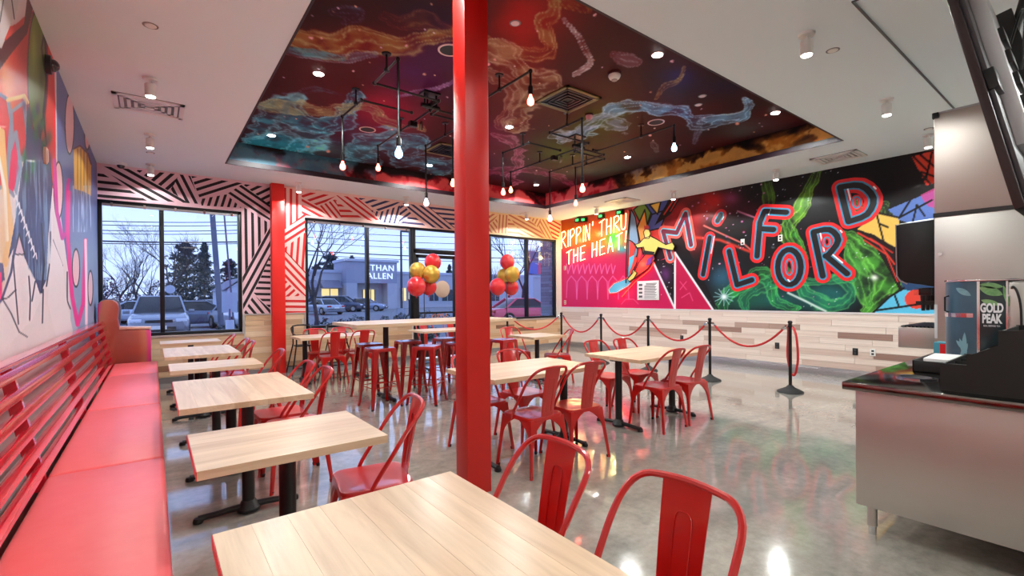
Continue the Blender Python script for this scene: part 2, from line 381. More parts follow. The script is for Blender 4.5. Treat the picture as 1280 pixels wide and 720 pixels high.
for a, b in (((RX0 - .0, RY0), (RX0 + .02, RY1)), ((RX1 - .02, RY0), (RX1, RY1)), ((RX0, RY0), (RX1, RY0 + .02)), ((RX0, RY1 - .02), (RX1, RY1))):
    tr.span((a[0], a[1], ZC - .003), (b[0], b[1], ZC + .075))
tag(tr.build('trim_2', mat('dark_maroon_trim', (36, 14, 26), .5)), kind='structure')

def paint_ceiling(P, a, b):
    p = Painting(P, a, b, (96, 8, 20))
    p.mixc(.6 * p.n1, (36, 8, 20))
    for q in ((655, 30, 55, 60, (190, 8, 8), 1), (470, 60, 80, 30, (120, 5, 12), .9), (405, 95, 60, 40, (96, 6, 14), .9), (520, 95, 60, 45, (110, 30, 90), .8), (560, 60, 50, 60, (90, 30, 80), .7),
              (480, 140, 60, 30, (190, 20, 60), .95), (455, 165, 40, 22, (170, 24, 50), .8), (430, 170, 60, 30, (60, 20, 60), .6), (345, 180, 60, 30, (60, 60, 66), .8), (420, 190, 90, 22, (92, 86, 88), .8),
              (520, 215, 70, 18, (50, 24, 30), .8), (640, 90, 40, 50, (170, 90, 60), .55), (700, 190, 70, 25, (86, 96, 20), .95), (745, 150, 60, 30, (100, 100, 20), .9), (770, 110, 50, 30, (104, 70, 20), .7),
              (690, 130, 50, 30, (110, 60, 40), .7), (735, 60, 60, 40, (80, 6, 8), .9), (850, 100, 60, 26, (60, 14, 26), .8), (850, 95, 25, 18, (60, 30, 90), .9), (905, 110, 40, 18, (40, 16, 60), .7), (620, 175, 40, 40, (150, 40, 90), .6),
              (650, 200, 50, 30, (90, 70, 70), .6), (830, 200, 90, 20, (88, 80, 74), .85), (930, 160, 80, 18, (96, 88, 80), .8), (880, 160, 30, 14, (40, 24, 24), .7), (745, 215, 60, 14, (110, 106, 84), .7), (950, 130, 60, 16, (60, 36, 28), .7),
              (400, 10, 60, 20, (60, 6, 24), .7), (540, 15, 60, 20, (58, 10, 46), .8), (700, 20, 40, 30, (140, 10, 10), .6)): p.blob(*q)
    B_ = (110, 190, 205); O_ = (214, 130, 60); 
    p.smoke([(300, 195), (330, 150), (355, 140), (390, 160), (420, 155), (450, 120)], 17, (60, 140, 160), (140, 215, 230), .95, 24)
    p.smoke([(285, 200), (330, 178), (370, 190), (400, 205), (440, 215)], 16, (40, 150, 170), (130, 220, 235), .95, 20)
    p.smoke([(370, 185), (366, 205), (400, 220)], 17, (40, 150, 170), (130, 220, 235), .95, 16)
    p.smoke([(470, 200), (440, 185), (470, 175), (520, 178), (500, 195), (560, 205)], 13, (80, 140, 160), (150, 205, 220), .85, 20)
    p.smoke([(305, 215), (300, 190), (330, 210)], 9, (190, 150, 70), (220, 180, 90), .7, 14)
    p.smoke([(315, 128), (350, 132), (400, 140), (460, 136), (480, 150), (530, 160)], 6, (190, 140, 80), (225, 180, 110), .75, 16)
    p.smoke([(345, 150), (380, 118), (430, 120)], 4, (90, 110, 120), (130, 140, 150), .5, 16)
    p.smoke([(350, 40), (385, 50), (420, 55), (450, 45), (500, 55), (530, 48), (575, 35)], 13, (190, 100, 44), (230, 160, 84), .95, 14)
    p.smoke([(360, 62), (420, 68), (470, 66)], 5, (150, 140, 150), (210, 180, 190), .7, 14)
    p.smoke([(350, 60), (395, 64), (430, 70)], 4, (60, 130, 150), (100, 180, 190), .7, 10)
    p.smoke([(480, 20), (500, 30), (530, 28), (570, 40)], 8, (130, 70, 40), (190, 120, 70), .5, 20)
    p.smoke([(415, 12), (450, 14), (430, 26)], 6, (90, 100, 120), (140, 150, 165), .55, 14)
    p.smoke([(500, 118), (540, 110), (570, 96)], 2.5, (200, 100, 160), (240, 150, 200), .8, 8)
    p.smoke([(690, -8), (694, 20), (676, 35), (690, 62), (640, 66), (600, 48)], 9, (190, 100, 50), (240, 160, 90), .85, 16)
    p.smoke([(690, 5), (735, 10), (700, 0)], 5, (170, 90, 40), (220, 150, 70), .7, 12)
    p.smoke([(600, 60), (640, 70), (655, 95), (680, 100), (650, 120), (640, 150)], 17, (190, 110, 70), (240, 170, 130), .9, 26)
    p.smoke([(612, 90), (640, 110), (625, 150)], 10, (180, 90, 70), (230, 150, 120), .7, 20)
    p.smoke([(706, 26), (722, 44), (732, 62), (738, 78), (718, 92)], 4, (200, 130, 130), (255, 215, 215), .9, 5)
    p.smoke([(765, 65), (780, 72), (795, 76)], 7, (190, 120, 130), (230, 180, 190), .5, 10)
    p.smoke([(700, 170), (740, 160), (760, 140), (800, 132), (850, 140), (870, 152), (920, 145), (930, 128)], 8, (120, 140, 170), (205, 215, 235), .95, 16)
    p.smoke([(690, 165), (720, 168), (745, 150), (780, 158)], 7, (150, 130, 150), (215, 195, 215), .8, 14)
    p.smoke([(818, 122), (830, 108), (848, 100), (856, 84)], 3, (180, 110, 50), (225, 160, 100), .8, 8)
    p.smoke([(612, 170), (640, 178), (650, 200), (640, 225)], 7, (200, 80, 110), (250, 130, 160), .8, 18)
    p.smoke([(600, 215), (680, 215), (720, 235)], 4, (200, 60, 100), (250, 120, 150), .6, 14)
    p.smoke([(876, 148), (872, 165), (868, 178)], 4, (130, 110, 130), (190, 170, 190), .6, 6)
    p.smoke([(815, 178), (822, 190)], 4, (170, 130, 120), (220, 190, 180), .6, 6)
    lum = p.c.mean(1, keepdims=True); p.c = p.c + (lum - p.c) * .28 * sstep(.25, .5, lum); p.c = p.c * np.array([.84, 1.0, 1.04]); p.c = np.clip(p.c + (p.c - .36) * .3 * (p.c < .85), 0.012, 1)
    p.stars(170, (290, 0, 1040, 240), 4, ((250, 230, 230), (255, 190, 160), (230, 190, 220)), (.5, 1.3))
    p.stars(26, (290, 0, 1000, 200), 9, ((250, 190, 200), (240, 170, 150)), (1.5, 3.2))
    return p
def paint_far_face(P, a, b):
    p = Painting(P, a, b, (22, 4, 8))
    h = b / .37
    n = fbm(a * 3 + p.wu * 3, b * 3, 41); k = fbm(a * 7, b * 5 + 3, 42)
    al = sstep(.25, .75, n * 1.5 - h * .75 + .15)
    p.mixc(al * .95, (214, 30, 50)); p.mixc(sstep(.6, .9, al * k * 2) * .6, (250, 120, 110))
    p.mixc((p.u < 470) * .8 * sstep(.3, .6, n), (40, 120, 140))
    return p
def paint_right_face(P, a, b):
    p = Painting(P, a, b, (18, 8, 6))
    h = b / .37
    n = fbm(a * 3 + p.wu * 3, b * 3 + 7, 51); k = fbm(a * 6, b * 6 + 3, 52)
    al = sstep(.2, .7, n * 1.6 - h * .7 + .1)
    red = 1 - sstep(755, 785, p.u)
    p.mixc(al * (1 - red) * .95, (190, 120, 40)); p.mixc(al * (1 - red) * sstep(.45, .8, k), (110, 60, 16)); p.mixc(sstep(.6, .9, al * k * 2) * (1 - red) * .7, (236, 190, 100))
    p.mixc(al * red * .95, (214, 30, 50)); p.mixc(sstep(.55, .9, al * k * 2) * red * .7, (250, 130, 130))
    p.mixc(np.exp(-((p.u - 800) / 25) ** 2) * sstep(.4, .7, n) * .8, (80, 110, 180))
    return p
grid('painted_ceiling_panel', (RX0, RY0, ZR), (0, RY1 - RY0, 0), (RX1 - RX0, 0, 0), 330, 360, paint_ceiling, CEIL_MURAL, ceil)
grid('painted_flame_border', (RX0, RY1 - .002, ZC + .07), (RX1 - RX0, 0, 0), (0, 0, ZR - ZC - .07), 300, 20, paint_far_face, CEIL_MURAL, ceil)
grid('painted_flame_border', (RX1 - .002, RY1, ZC + .07), (0, RY0 - RY1, 0), (0, 0, ZR - ZC - .07), 300, 20, paint_right_face, CEIL_MURAL, ceil)
grid('painted_flame_border', (RX0 + .002, RY0, ZC + .07), (0, RY1 - RY0, 0), (0, 0, ZR - ZC - .07), 120, 10, paint_far_face, CEIL_MURAL, ceil)
grid('painted_flame_border', (RX1, RY0 + .002, ZC + .07), (RX0 - RX1, 0, 0), (0, 0, ZR - ZC - .07), 120, 10, paint_far_face, CEIL_MURAL, ceil)

# left wall with graffiti mural
wl = tag(MB().span((XL - .15, YF, 0), (XL, YB + .2, ZC)).build('wall_left', WALL_PAINT), kind='structure')
def paint_left(P, a, b):
    p = Painting(P, a, b, (226, 214, 214))
    p.mixc(.35 * p.n2, (200, 184, 188))
    K = (20, 14, 18)
    p.poly([(70, 50), (128, 190), (126, 420), (100, 428), (84, 330), (72, 240)], (92, 104, 158))
    p.mixc((p.u > 88) * sstep(250, 330, p.v) * .75, (150, 170, 196))
    p.poly([(-60, 60), (20, 30), (40, 12), (66, 60), (70, 240), (50, 215), (30, 190), (-60, 300)], (206, 62, 50))
    p.blob(10, 130, 16, 60, (236, 130, 70), .7); p.blob(30, 70, 14, 40, (150, 30, 30), .8, .9); p.blob(4, 90, 10, 30, (226, 120, 60), .7)
    p.poly([(48, -20), (36, -20), (30, 30), (-60, 110), (-60, -60), (12, 6), (14, 30), (-60, 170), (12, 70), (34, 42)], (70, 24, 30), .9)
    p.poly([(-60, -80), (30, -80), (22, 12), (14, 28), (2, 60), (-60, 60)], (204, 198, 196))
    p.line([(12, -20), (18, 24)], .6, K, .4); p.line([(5, -5), (0, 28)], .6, K, .4)
    p.mixc(((p.u - 47) / 13.5) ** 2 + ((p.v - 88) / 84) ** 2 < 1, (120, 30, 60)); p.mixc(((p.u - 47) / 12) ** 2 + ((p.v - 88) / 78) ** 2 < 1, K)
    p.mixc(((p.u - 46) / 10.6) ** 2 + ((p.v - 90) / 74) ** 2 < 1, (96, 118, 34)); p.blob(42, 60, 4, 30, (150, 170, 60), .7); p.blob(52, 100, 3, 40, (60, 76, 24), .8)
    p.line([(57, 30), (52, 60), (58, 100), (54, 140), (58, 180)], 1, K); p.line([(52, 150), (50, 175), (56, 205)], 1.1, K)
    # outlined letter shapes at the left edge
    for pts, c1 in (([(-40, 90), (10, 125), (14, 150), (8, 230), (-40, 260)], (214, 40, 46)), ([(14, 140), (30, 128), (36, 180), (28, 200), (16, 185)], (214, 40, 46)), ([(12, 190), (20, 165), (26, 210), (18, 245), (8, 235)], (222, 30, 90))):
        p.poly(pts, c1); p.line(pts + [pts[0]], 2.2, (136, 148, 170)); 
    p.line([(-20, 150), (2, 165), (6, 230), (14, 290), (6, 330)], 4, (236, 190, 120)); p.line([(10, 125), (30, 120), (34, 128)], 2.5, (236, 190, 110))
    p.line([(-5, 180), (6, 235), (9, 300)], 2, (240, 240, 240)); p.blob(4, 300, 8, 60, (226, 180, 110), .8, .2)
    p.poly([(-60, 290), (4, 330), (6, 350), (-60, 390)], (90, 84, 120)); p.poly([(-60, 330), (2, 340), (3, 375), (-60, 400)], (232, 40, 110))
    # leafy and furry dark figure
    p.poly([(34, 125), (40, 160), (62, 190), (66, 230), (60, 300), (58, 350), (50, 368), (44, 350), (34, 330), (22, 300), (10, 325), (20, 270), (26, 220), (32, 190)], (52, 60, 100))
    for i in range(26):
        u = 30 + (i * 7.3) % 34; v = 132 + (i * 17.7) % 92
        p.blob(u, v, 3, 9, (24, 110, 60) if i % 3 else (70, 30, 90), .85, .6)
    p.mixc(((p.v > 200) & (p.v < 350) & (p.u > 14) & (p.u < 64)) * sstep(.45, .7, fbm(a * 16, b * 4, 61)) * .6, (130, 170, 200))
    p.poly([(13, 320), (10, 345), (4, 372), (-10, 420), (-60, 460), (-60, 500), (12, 430), (40, 400), (52, 372), (40, 345), (26, 318)], (226, 214, 216))
    p.poly([(24, 292), (31, 318), (18, 318)], (214, 186, 196)); p.line([(24, 292), (31, 318), (18, 318), (24, 292)], .8, K)
    p.line([(52, 280), (55, 330), (52, 366)], 1.1, K); p.line([(20, 300), (14, 340), (2, 375), (-20, 400)], 1.4, (70, 74, 110))
    for L_ in ([(2, 372), (14, 392), (24, 415), (34, 421)], [(2, 374), (10, 372), (20, 362)], [(16, 320), (20, 370), (23, 405)], [(36, 345), (38, 372), (37, 400)], [(44, 352), (40, 376)], [(54, 362), (53, 404)], [(63, 290), (65, 350), (64, 384)], [(66, 300), (78, 332)], [(62, 330), (58, 358)], [(84, 340), (84, 376), (88, 386)]): p.line(L_, .8, (50, 46, 62), .5)
    p.poly([(66, 250), (66, 300), (78, 330), (84, 380), (92, 418), (70, 420), (60, 380), (64, 300)], (226, 214, 216))
    # red post line, pink pops, crate
    p.line([(51, -10), (66, 58), (68, 140), (69, 250)], 1.3, (226, 20, 40))
    for (u, v, ru, rv) in ((87, 155, 5, 36), (73, 238, 5, 34), (95, 335, 4, 22), (109, 170, 2.6, 16), (113, 360, 2.6, 20)):
        p.mixc(((p.u - u) / (ru + 1.2)) ** 2 + ((p.v - v) / (rv + 3)) ** 2 < 1, K); p.mixc(((p.u - u) / ru) ** 2 + ((p.v - v) / rv) ** 2 < 1, (236, 190, 196))
    p.poly([(92, 186), (100, 182), (110, 192), (114, 205), (114, 245), (106, 240), (93, 236)], (222, 172, 70)); p.line([(92, 186), (100, 182), (110, 192), (114, 205)], 1, (90, 30, 60))
    for u in (97, 101, 105, 109): p.line([(u, 186), (u, 242)], .5, (120, 80, 30), .4)
    p.line([(68, 200), (71, 265), (78, 298), (83, 290), (84, 240), (86, 225)], 2.2, (205, 40, 150)); p.line([(86, 240), (85, 300), (90, 370), (97, 406), (104, 380), (106, 330), (107, 300)], 2.4, (232, 40, 140)); p.line([(107, 300), (108, 360), (108, 405)], 1.6, (255, 220, 235))
    p.mixc(((p.u > 90) & (p.u < 116) & (p.v > 232) & (p.v < 290)) * sstep(.5, .7, fbm(a * 14, b * 3, 66)), (196, 212, 236))
    # white scrawl
    rg = random.Random(3)
    for i in range(9):
        u = 17 + i * 3.0; v = 238 + i * 9; p.line([(u, v), (u + 2.5, v + 7), (u + .5, v + 12), (u + 4, v + 6), (u + 5, v + 14)], .55, (236, 232, 236), .4)
    return p
grid('painted_mural_panel', (XL + .003, 2.2, .86), (0, YB - 2.2, 0), (0, 0, ZC - .86), 860, 300, paint_left, MURAL, wl)

# wall behind the camera
tag(MB().span((XL, YF - .2, 0), (XR, YF, ZC + .3)).build('wall_front', WALL_PAINT), kind='structure')

# right wall: galaxy mural over plank wainscot
wr = tag(MB().span((XR, YF, 0), (XR + .2, YB + .13, ZC + .3)).build('wall_right', WALL_PAINT), kind='structure')
ZM = 1.085
def paint_right(P, a, b):
    p = Painting(P, a, b, (8, 8, 12))
    G = (70, 190, 60); T_ = (20, 90, 90); K = (10, 8, 10)
    p.blob(880, 255, 34, 26, (190, 20, 20), 1, .8); p.blob(846, 270, 30, 22, (170, 20, 30), .9, .8); p.blob(862, 300, 22, 20, (190, 30, 30), .8); p.blob(830, 300, 22, 28, (230, 70, 70), .9, .3); p.blob(930, 262, 25, 12, (90, 20, 40), .6); p.blob(915, 248, 12, 9, (150, 60, 110), .7, .9)
    p.blob(905, 345, 20, 20, (50, 110, 140), .8); p.blob(960, 375, 60, 16, T_, .9); p.blob(1035, 370, 40, 22, T_, 1, .3); p.blob(930, 372, 30, 16, (20, 80, 60), .9)
    p.line([(862, 296), (900, 300), (944, 317)], 1.6, (214, 60, 40), 2); p.line([(880, 282), (930, 305), (950, 322)], .9, (236, 120, 110), 1); p.line([(922, 264), (952, 275)], 1, (190, 120, 150), 1)
    p.smoke([(955, 205), (962, 240), (958, 262)], 7, (70, 120, 30), (120, 180, 50), .8, 10)
    p.smoke([(1030, 195), (1012, 240), (1000, 265), (985, 290), (1005, 330)], 8, (90, 150, 40), (150, 210, 60), .9, 14)
    p.smoke([(980, 270), (1000, 300), (1010, 320)], 7, G, (140, 220, 80), .85, 14)
    p.smoke([(1055, 245), (1080, 262), (1108, 260), (1110, 275)], 9, (80, 130, 50), (140, 200, 80), .8, 12)
    p.smoke([(1060, 300), (1085, 330), (1110, 345), (1100, 370), (1085, 392)], 20, (70, 150, 50), (130, 220, 90), .95, 22)
    p.smoke([(1060, 310), (1070, 345), (1090, 380)], 12, (70, 150, 60), (130, 220, 90), .8, 18)
    p.smoke([(895, 392), (910, 365), (935, 345), (955, 345), (965, 370), (990, 385)], 8, (40, 150, 70), (90, 220, 110), .9, 14)
    p.smoke([(925, 392), (935, 362), (990, 345), (1010, 372), (1040, 385), (1062, 368), (1040, 350)], 7, (30, 130, 90), (90, 200, 110), .85, 16)
    p.smoke([(975, 330), (1000, 350), (1060, 350)], 6, (40, 140, 90), (90, 210, 110), .7, 16)
    p.line([(985, 366), (1010, 378), (1032, 389)], 1.2, (200, 220, 215), 1.2); p.blob(1093, 347, 5, 4, (235, 240, 235), 1, .1); p.blob(977, 318, 6, 4, (210, 214, 220), .9, .1)
    for k in range(12):
        an = k * math.pi / 6; p.line([(905, 371), (905 + 13 * math.cos(an), 371 + 11 * math.sin(an))], .35, (170, 220, 230), .5)
    p.blob(905, 371, 4, 4, (240, 250, 255), 1, 0)
    p.stars(260, (862, 190, 1130, 392), 8, ((240, 240, 250), (210, 220, 240), (200, 120, 170)), (.3, .9)); p.stars(24, (862, 230, 960, 330), 12, ((190, 110, 160), (230, 170, 200)), (1, 2.4))
    # magenta field
    p.poly([(690, 400), (690, 250), (800, 230), (812, 300), (843, 320), (896, 400)], (196, 22, 84))
    for q in ((770, 370, 50, 30, (214, 20, 84), .8), (720, 350, 30, 30, (214, 40, 110), .6), (710, 285, 40, 26, (206, 96, 20), 1), (760, 270, 40, 22, (200, 84, 24), .95), (745, 300, 50, 16, (210, 90, 20), .9), (700, 262, 60, 14, (170, 60, 30), .8), (768, 300, 14, 16, (40, 160, 60), .9), (778, 312, 7, 5, (40, 150, 170), .9)): p.blob(*q[:5], q[5], .3)
    p.poly([(818, 328), (843, 320), (844, 386)], K); p.poly([(812, 300), (850, 290), (900, 392), (844, 315), (818, 330)], K, .85)
    p.blob(832, 343, 9, 12, (110, 50, 120), .9); p.poly([(844, 316), (893, 390), (845, 390)], (190, 16, 72))
    p.stars(20, (820, 325, 843, 370), 5, ((240, 240, 250),), (.3, .8))
    for L_ in ([(817, 329), (843.6, 386)], [(843.6, 386), (843.8, 316)], [(843.8, 316), (893, 390)]): p.line(L_, 1.2, (246, 240, 246), .5)
    p.line([(826, 235), (790, 345), (778, 374)], .0, K, .1)
    for q in range(6):
        u = 708 + q * 13; p.line([(u, 372), (u + 1, 352), (u + 6, 345), (u + 12, 352), (u + 13, 374)], .5, (226, 100, 160), .5)
    for q in range(9):
        u = 708 + q * 7; p.line([(u, 330), (u + 2, 342), (u + 5, 332)], .5, (226, 110, 170), .5)
    for sc in ([(777, 380), (782, 374), (792, 374), (798, 380)], [(850, 352), (858, 362)], [(858, 352), (850, 362)], [(852, 372), (862, 366), (866, 376)]): p.line(sc, .5, (230, 80, 130), .5)
    # sails: bright shards behind the surfer
    p.poly([(795, 258), (826, 246), (832, 300), (806, 320), (800, 290)], (216, 50, 40)); p.poly([(790, 260), (800, 254), (806, 300), (798, 330)], (240, 90, 90))
    for pts, cc in (([(792, 262), (804, 252), (815, 262), (806, 290)], (110, 140, 50)), ([(804, 252), (838, 244), (834, 262), (815, 268)], (70, 80, 150)), ([(838, 244), (850, 246), (838, 262), (830, 266)], (236, 176, 60)), ([(806, 290), (815, 268), (834, 262), (826, 285)], (84, 96, 170)), ([(812, 256), (826, 252), (822, 268)], (240, 190, 80)), ([(796, 285), (806, 262), (812, 300), (804, 318)], (240, 150, 60))):
        p.poly(pts, cc); p.line(pts + [pts[0]], .8, K, .4)
    p.poly([(842, 240), (858, 236), (838, 268), (818, 282), (824, 270)], (24, 10, 12)); p.line([(846, 244), (830, 268)], .9, (210, 50, 40), .5); p.line([(852, 240), (838, 264)], .7, (200, 40, 40), .5)
    # right end: cracked shards
    p.poly([(1112, 200), (1175, 180), (1175, 250), (1135, 258), (1110, 262), (1120, 235)], (16, 10, 12)); p.poly([(1140, 196), (1175, 186), (1175, 226), (1158, 232)], (226, 66, 46))
    for L_ in ([(1142, 196), (1160, 214), (1150, 235)], [(1150, 193), (1170, 210)], [(1165, 190), (1158, 222)], [(1140, 205), (1165, 232)], [(1152, 215), (1172, 222)]): p.line(L_, 1.2, K, .5)
    p.poly([(1070, 286), (1096, 266), (1124, 272), (1122, 310), (1108, 304), (1088, 292)], (236, 190, 92)); p.poly([(1110, 262), (1175, 235), (1175, 290), (1124, 275)], (92, 120, 190)); p.poly([(1150, 244), (1175, 232), (1175, 262), (1160, 258)], (200, 60, 130), .8)
    for L_ in ([(1070, 286), (1096, 266), (1124, 272), (1165, 250)], [(1096, 268), (1104, 300)], [(1124, 272), (1138, 250)], [(1140, 282), (1146, 256), (1156, 270)], [(1100, 280), (1110, 284)], [(1070, 288), (1100, 300), (1122, 312)]): p.line(L_, 1.2, K, .5)
    p.poly([(1066, 288), (1090, 292), (1120, 310), (1128, 370), (1112, 340), (1096, 312)], (26, 10, 12)); p.line([(1072, 291), (1100, 306), (1118, 330)], 1, (216, 60, 44), .5); p.line([(1080, 300), (1108, 318), (1122, 352)], .8, (216, 60, 44), .5); p.line([(1088, 298), (1116, 316)], .7, (216, 60, 44), .5)
    p.poly([(1122, 312), (1126, 350), (1130, 368), (1175, 372), (1175, 290), (1130, 290)], (40, 70, 110))
    p.poly([(1090, 394), (1112, 372), (1130, 362), (1175, 372), (1175, 396)], (92, 190, 226)); p.mixc(((p.u - 1146) / 15) ** 2 + ((p.v - 374) / 12) ** 2 < 1, (222, 68, 52))
    for L_ in ([(1088, 394), (1112, 371), (1130, 360)], [(1118, 368), (1124, 384), (1150, 380)], [(1096, 388), (1124, 384)]): p.line(L_, 1.2, K, .5)
    return p
grid('painted_galaxy_mural', (XR - .003, YB, ZM), (0, .6 - YB, 0), (0, 0, ZC - ZM), 700, 200, paint_right, MURAL, wr)
cube = MB().box((0, 0, 0), (1, 1, 1)).build('tmp', None).data; bpy.data.objects.remove(bpy.data.objects['tmp'])
me = MB().box((0, 0, 0), (1, 1, 1)).build('tmp', PLANK, bevel=0).data; bpy.data.objects.remove(bpy.data.objects['tmp']); PLANK_ME = me; PLANK_ME.name = 'plank'
me2 = me.copy(); me2.materials.clear(); me2.materials.append(PLANK_PALE); PLANK_ME2 = me2
def planks(parent, axis, a0, a1, z0, z1, depth, side, mesh, rows, skip=(), lo=.45, hi=1.7):
    h = (z1 - z0) / rows
    for r in range(rows):
        a = a0 - random.uniform(0, .8)
        while a < a1:
            L_ = random.uniform(lo, hi); s, e = max(a, a0), min(a + L_, a1); a += L_
            if e - s < .05: continue
            th = random.uniform(.012, .018); o = bpy.data.objects.new('plank', mesh); COL.objects.link(o); o.parent = parent
            cz = z0 + (r + .5) * h
            if axis == 'y': o.location = (depth + side * th / 2, (s + e) / 2, cz); o.scale = (e - s - .003, th, h - .003); o.rotation_euler = (0, 0, math.pi / 2)
            else: o.location = ((s + e) / 2, depth + side * th / 2, cz); o.scale = (e - s - .003, th, h - .003)
planks(wr, 'y', .62, YB, .14, ZM - .02, XR, -1, PLANK_ME2, 9)
tag(MB().span((XR - .024, .6, ZM - .02), (XR, YB, ZM + .012)).build('trim_3', mat('pale_cap_rail', (214, 206, 206), .5)), kind='structure')
def diamond_mat():
    M = mat('diamond_plate', (176, 176, 180), .32, metal=.85); t = M.node_tree; b = t.nodes['Principled BSDF']; N = t.nodes.new; L = t.links.new
    tcn = N('ShaderNodeTexCoord'); v = N('ShaderNodeTexVoronoi'); v.inputs['Scale'].default_value = 38; bp = N('ShaderNodeBump'); bp.inputs['Strength'].default_value = .5; bp.inputs['Distance'].default_value = .01
    L(tcn.outputs['Object'], v.inputs['Vector']); L(v.outputs['Distance'], bp.inputs['Height']); L(bp.outputs[0], b.inputs['Normal']); return M
tag(MB().span((XR - .03, .6, 0), (XR, YB, .13)).build('baseboard_right', diamond_mat(), bevel=.004), kind='structure')

# ------------------------------------------------------------------ window wall
WZ0, WZ1 = .80, 2.98
W1 = (XL, 1.287); W2 = (2.37, 9.02)
DX0, DX1 = 4.66, 5.86
b_ = MB(); T = .2
b_.span((XL, YB, WZ1), (XR, YB + T, ZC + .3)); b_.span((W1[1], YB, 0), (W2[0], YB + T, WZ1)); b_.span((W2[1], YB, 0), (XR, YB + .13, WZ1)); b_.span((XL, YB, 0), (W1[1], YB + T, WZ0)); b_.span((W2[0], YB, 0), (DX0, YB + T, WZ0)); b_.span((DX1, YB, 0), (W2[1], YB + T, WZ0))
wb = tag(b_.build('wall_back', WALL_PAINT), kind='structure')
planks(wb, 'x', XL, W1[1] + .02, .10, WZ0 - .03, YB, -1, PLANK_ME, 7)
planks(wb, 'x', W1[1] + .04, W2[0] - .02, .10, 1.10, YB, -1, PLANK_ME, 10)
planks(wb, 'x', W2[0] + .02, DX0 - .05, .10, WZ0 - .03, YB, -1, PLANK_ME, 7)
planks(wb, 'x', DX1 + .05, XR - .03, .10, WZ0 - .03, YB, -1, PLANK_ME, 7)
tag(MB().span((XL, YB - .02, 0), (DX0, YB, .09)).span((DX1, YB - .02, 0), (XR - .03, YB, .09)).build('baseboard_back', mat('grey_metal_base', (150, 150, 152), .4, metal=.6)), kind='structure')
tag(MB().span((XL, YB - .035, WZ0 - .03), (W1[1] + .03, YB, WZ0)).span((W1[1] + .005, YB - .03, WZ0), (W1[1] + .03, YB, 1.12)).span((W1[1] + .03, YB - .03, 1.10), (1.76, YB, 1.125)).span((1.98, YB - .03, 1.10), (W2[0] - .005, YB, 1.125)).span((W2[0] - .03, YB - .03, WZ0), (W2[0] - .005, YB, 1.1)).span((W2[0] - .03, YB - .035, WZ0 - .03), (DX0 - .06, YB, WZ0)).span((DX1 + .06, YB - .035, WZ0 - .03), (XR - .03, YB, WZ0)).build('trim_4', mat('brushed_trim', (190, 184, 182), .35, metal=.6)), kind='structure')
# red pilaster
tag(MB().span((1.755, YB - .16, 0), (1.975, YB, ZC)).build('trim_5', PILASTER_RED, bevel=.006), kind='structure')
# windows
def window(name, x0, x1, z0, z1, mull, panes):
    f = MB(); t_ = .055; y0, y1 = YB + .02, YB + .12
    f.span((x0, y0, z0), (x1, y1, z0 + t_)); f.span((x0, y0, z1 - t_), (x1, y1, z1)); f.span((x0, y0, z0), (x0 + t_, y1, z1)); f.span((x1 - t_, y0, z0), (x1, y1, z1))
    root = tag(f.build(name, FRAME, bevel=.004), kind='structure')
    for x in mull: MB().span((x - .032, y0 - .01, z0 + t_), (x + .032, y1, z1 - t_)).build('mullion', FRAME, root, bevel=.004)
    for a, b in panes: MB().span((a, YB + .065, z0 + .03), (b, YB + .071, z1 - .03)).build('glass_pane', GLASS, root)
    return root
w1 = window('window_1', W1[0], W1[1], WZ0, WZ1, [.125], [(XL + .03, .11), (.14, W1[1] - .03)])
w2 = window('window_2', W2[0], DX0, WZ0, WZ1, [3.62], [(W2[0] + .03, 3.61), (3.64, DX0 - .03)])
w3 = window('window_3', DX1 + .9, W2[1], WZ0, WZ1, [7.98], [(DX1 + .93, 7.97), (7.99, W2[1] - .03)])
w4 = window('window_4', DX1, DX1 + .9, WZ0, WZ1, [], [(DX1 + .03, DX1 + .87)])
# door with transom
d = MB(); y0, y1 = YB - .0, YB + .12
d.span((DX0 - .02, y0, 0), (DX0 + .06, y1, WZ1)); d.span((DX1 - .06, y0, 0), (DX1 + .02, y1, WZ1)); d.span((DX0, y0, WZ1 - .05), (DX1, y1, WZ1)); d.span((DX0, y0, 2.4), (DX1, y1, 2.5))
door = tag(d.build('door_1', FRAME, bevel=.004), kind='structure')
MB().span((DX0 + .06, YB + .065, 2.5), (DX1 - .06, YB + .071, WZ1 - .05)).build('transom_pane', GLASS, door)
lf = MB().span((DX0 + .07, YB + .03, .02), (DX0 + .15, YB + .09, 2.38)).span((DX1 - .15, YB + .03, .02), (DX1 - .07, YB + .09, 2.38)).span((DX0 + .07, YB + .03, 2.3), (DX1 - .07, YB + .09, 2.38)).span((DX0 + .07, YB + .03, .02), (DX1 - .07, YB + .09, .2)).build('door_leaf', FRAME, door, bevel=.004)
MB().span((DX0 + .15, YB + .058, .2), (DX1 - .15, YB + .064, 2.3)).build('glass_pane', GLASS, lf)
MB().span((DX0 + .15, YB + .0, 1.02), (DX1 - .15, YB + .03, 1.06)).build('push_bar', FRAME, lf)
MB().tube(smooth_path([(DX0 - .14, YB - .01, 1.0), (DX0 - .14, YB - .05, 1.03), (DX0 - .14, YB - .05, 1.32), (DX0 - .14, YB - .01, 1.35)]), .011).build('door_handle', BLACK, door)
# roller shade boxes above the glass
for k, (a, b) in enumerate(((XL + .06, 1.22), (2.43, 4.58))):
    r = tag(MB().span((a, YB + .002, 2.885), (b, YB + .018, 2.925)).build('roller_shade', SILVER), ('silver roller shade box across the top of the window behind the bench' if k == 0 else 'silver roller shade box across the top of the window left of the door'), 'window shade')
    for i in range(5): MB().span((a + .1 + i * (b - a - .2) / 4, YB - .006, 2.88), (a + .13 + i * (b - a - .2) / 4, YB + .02, 2.94)).build('bracket', CHROME, r)

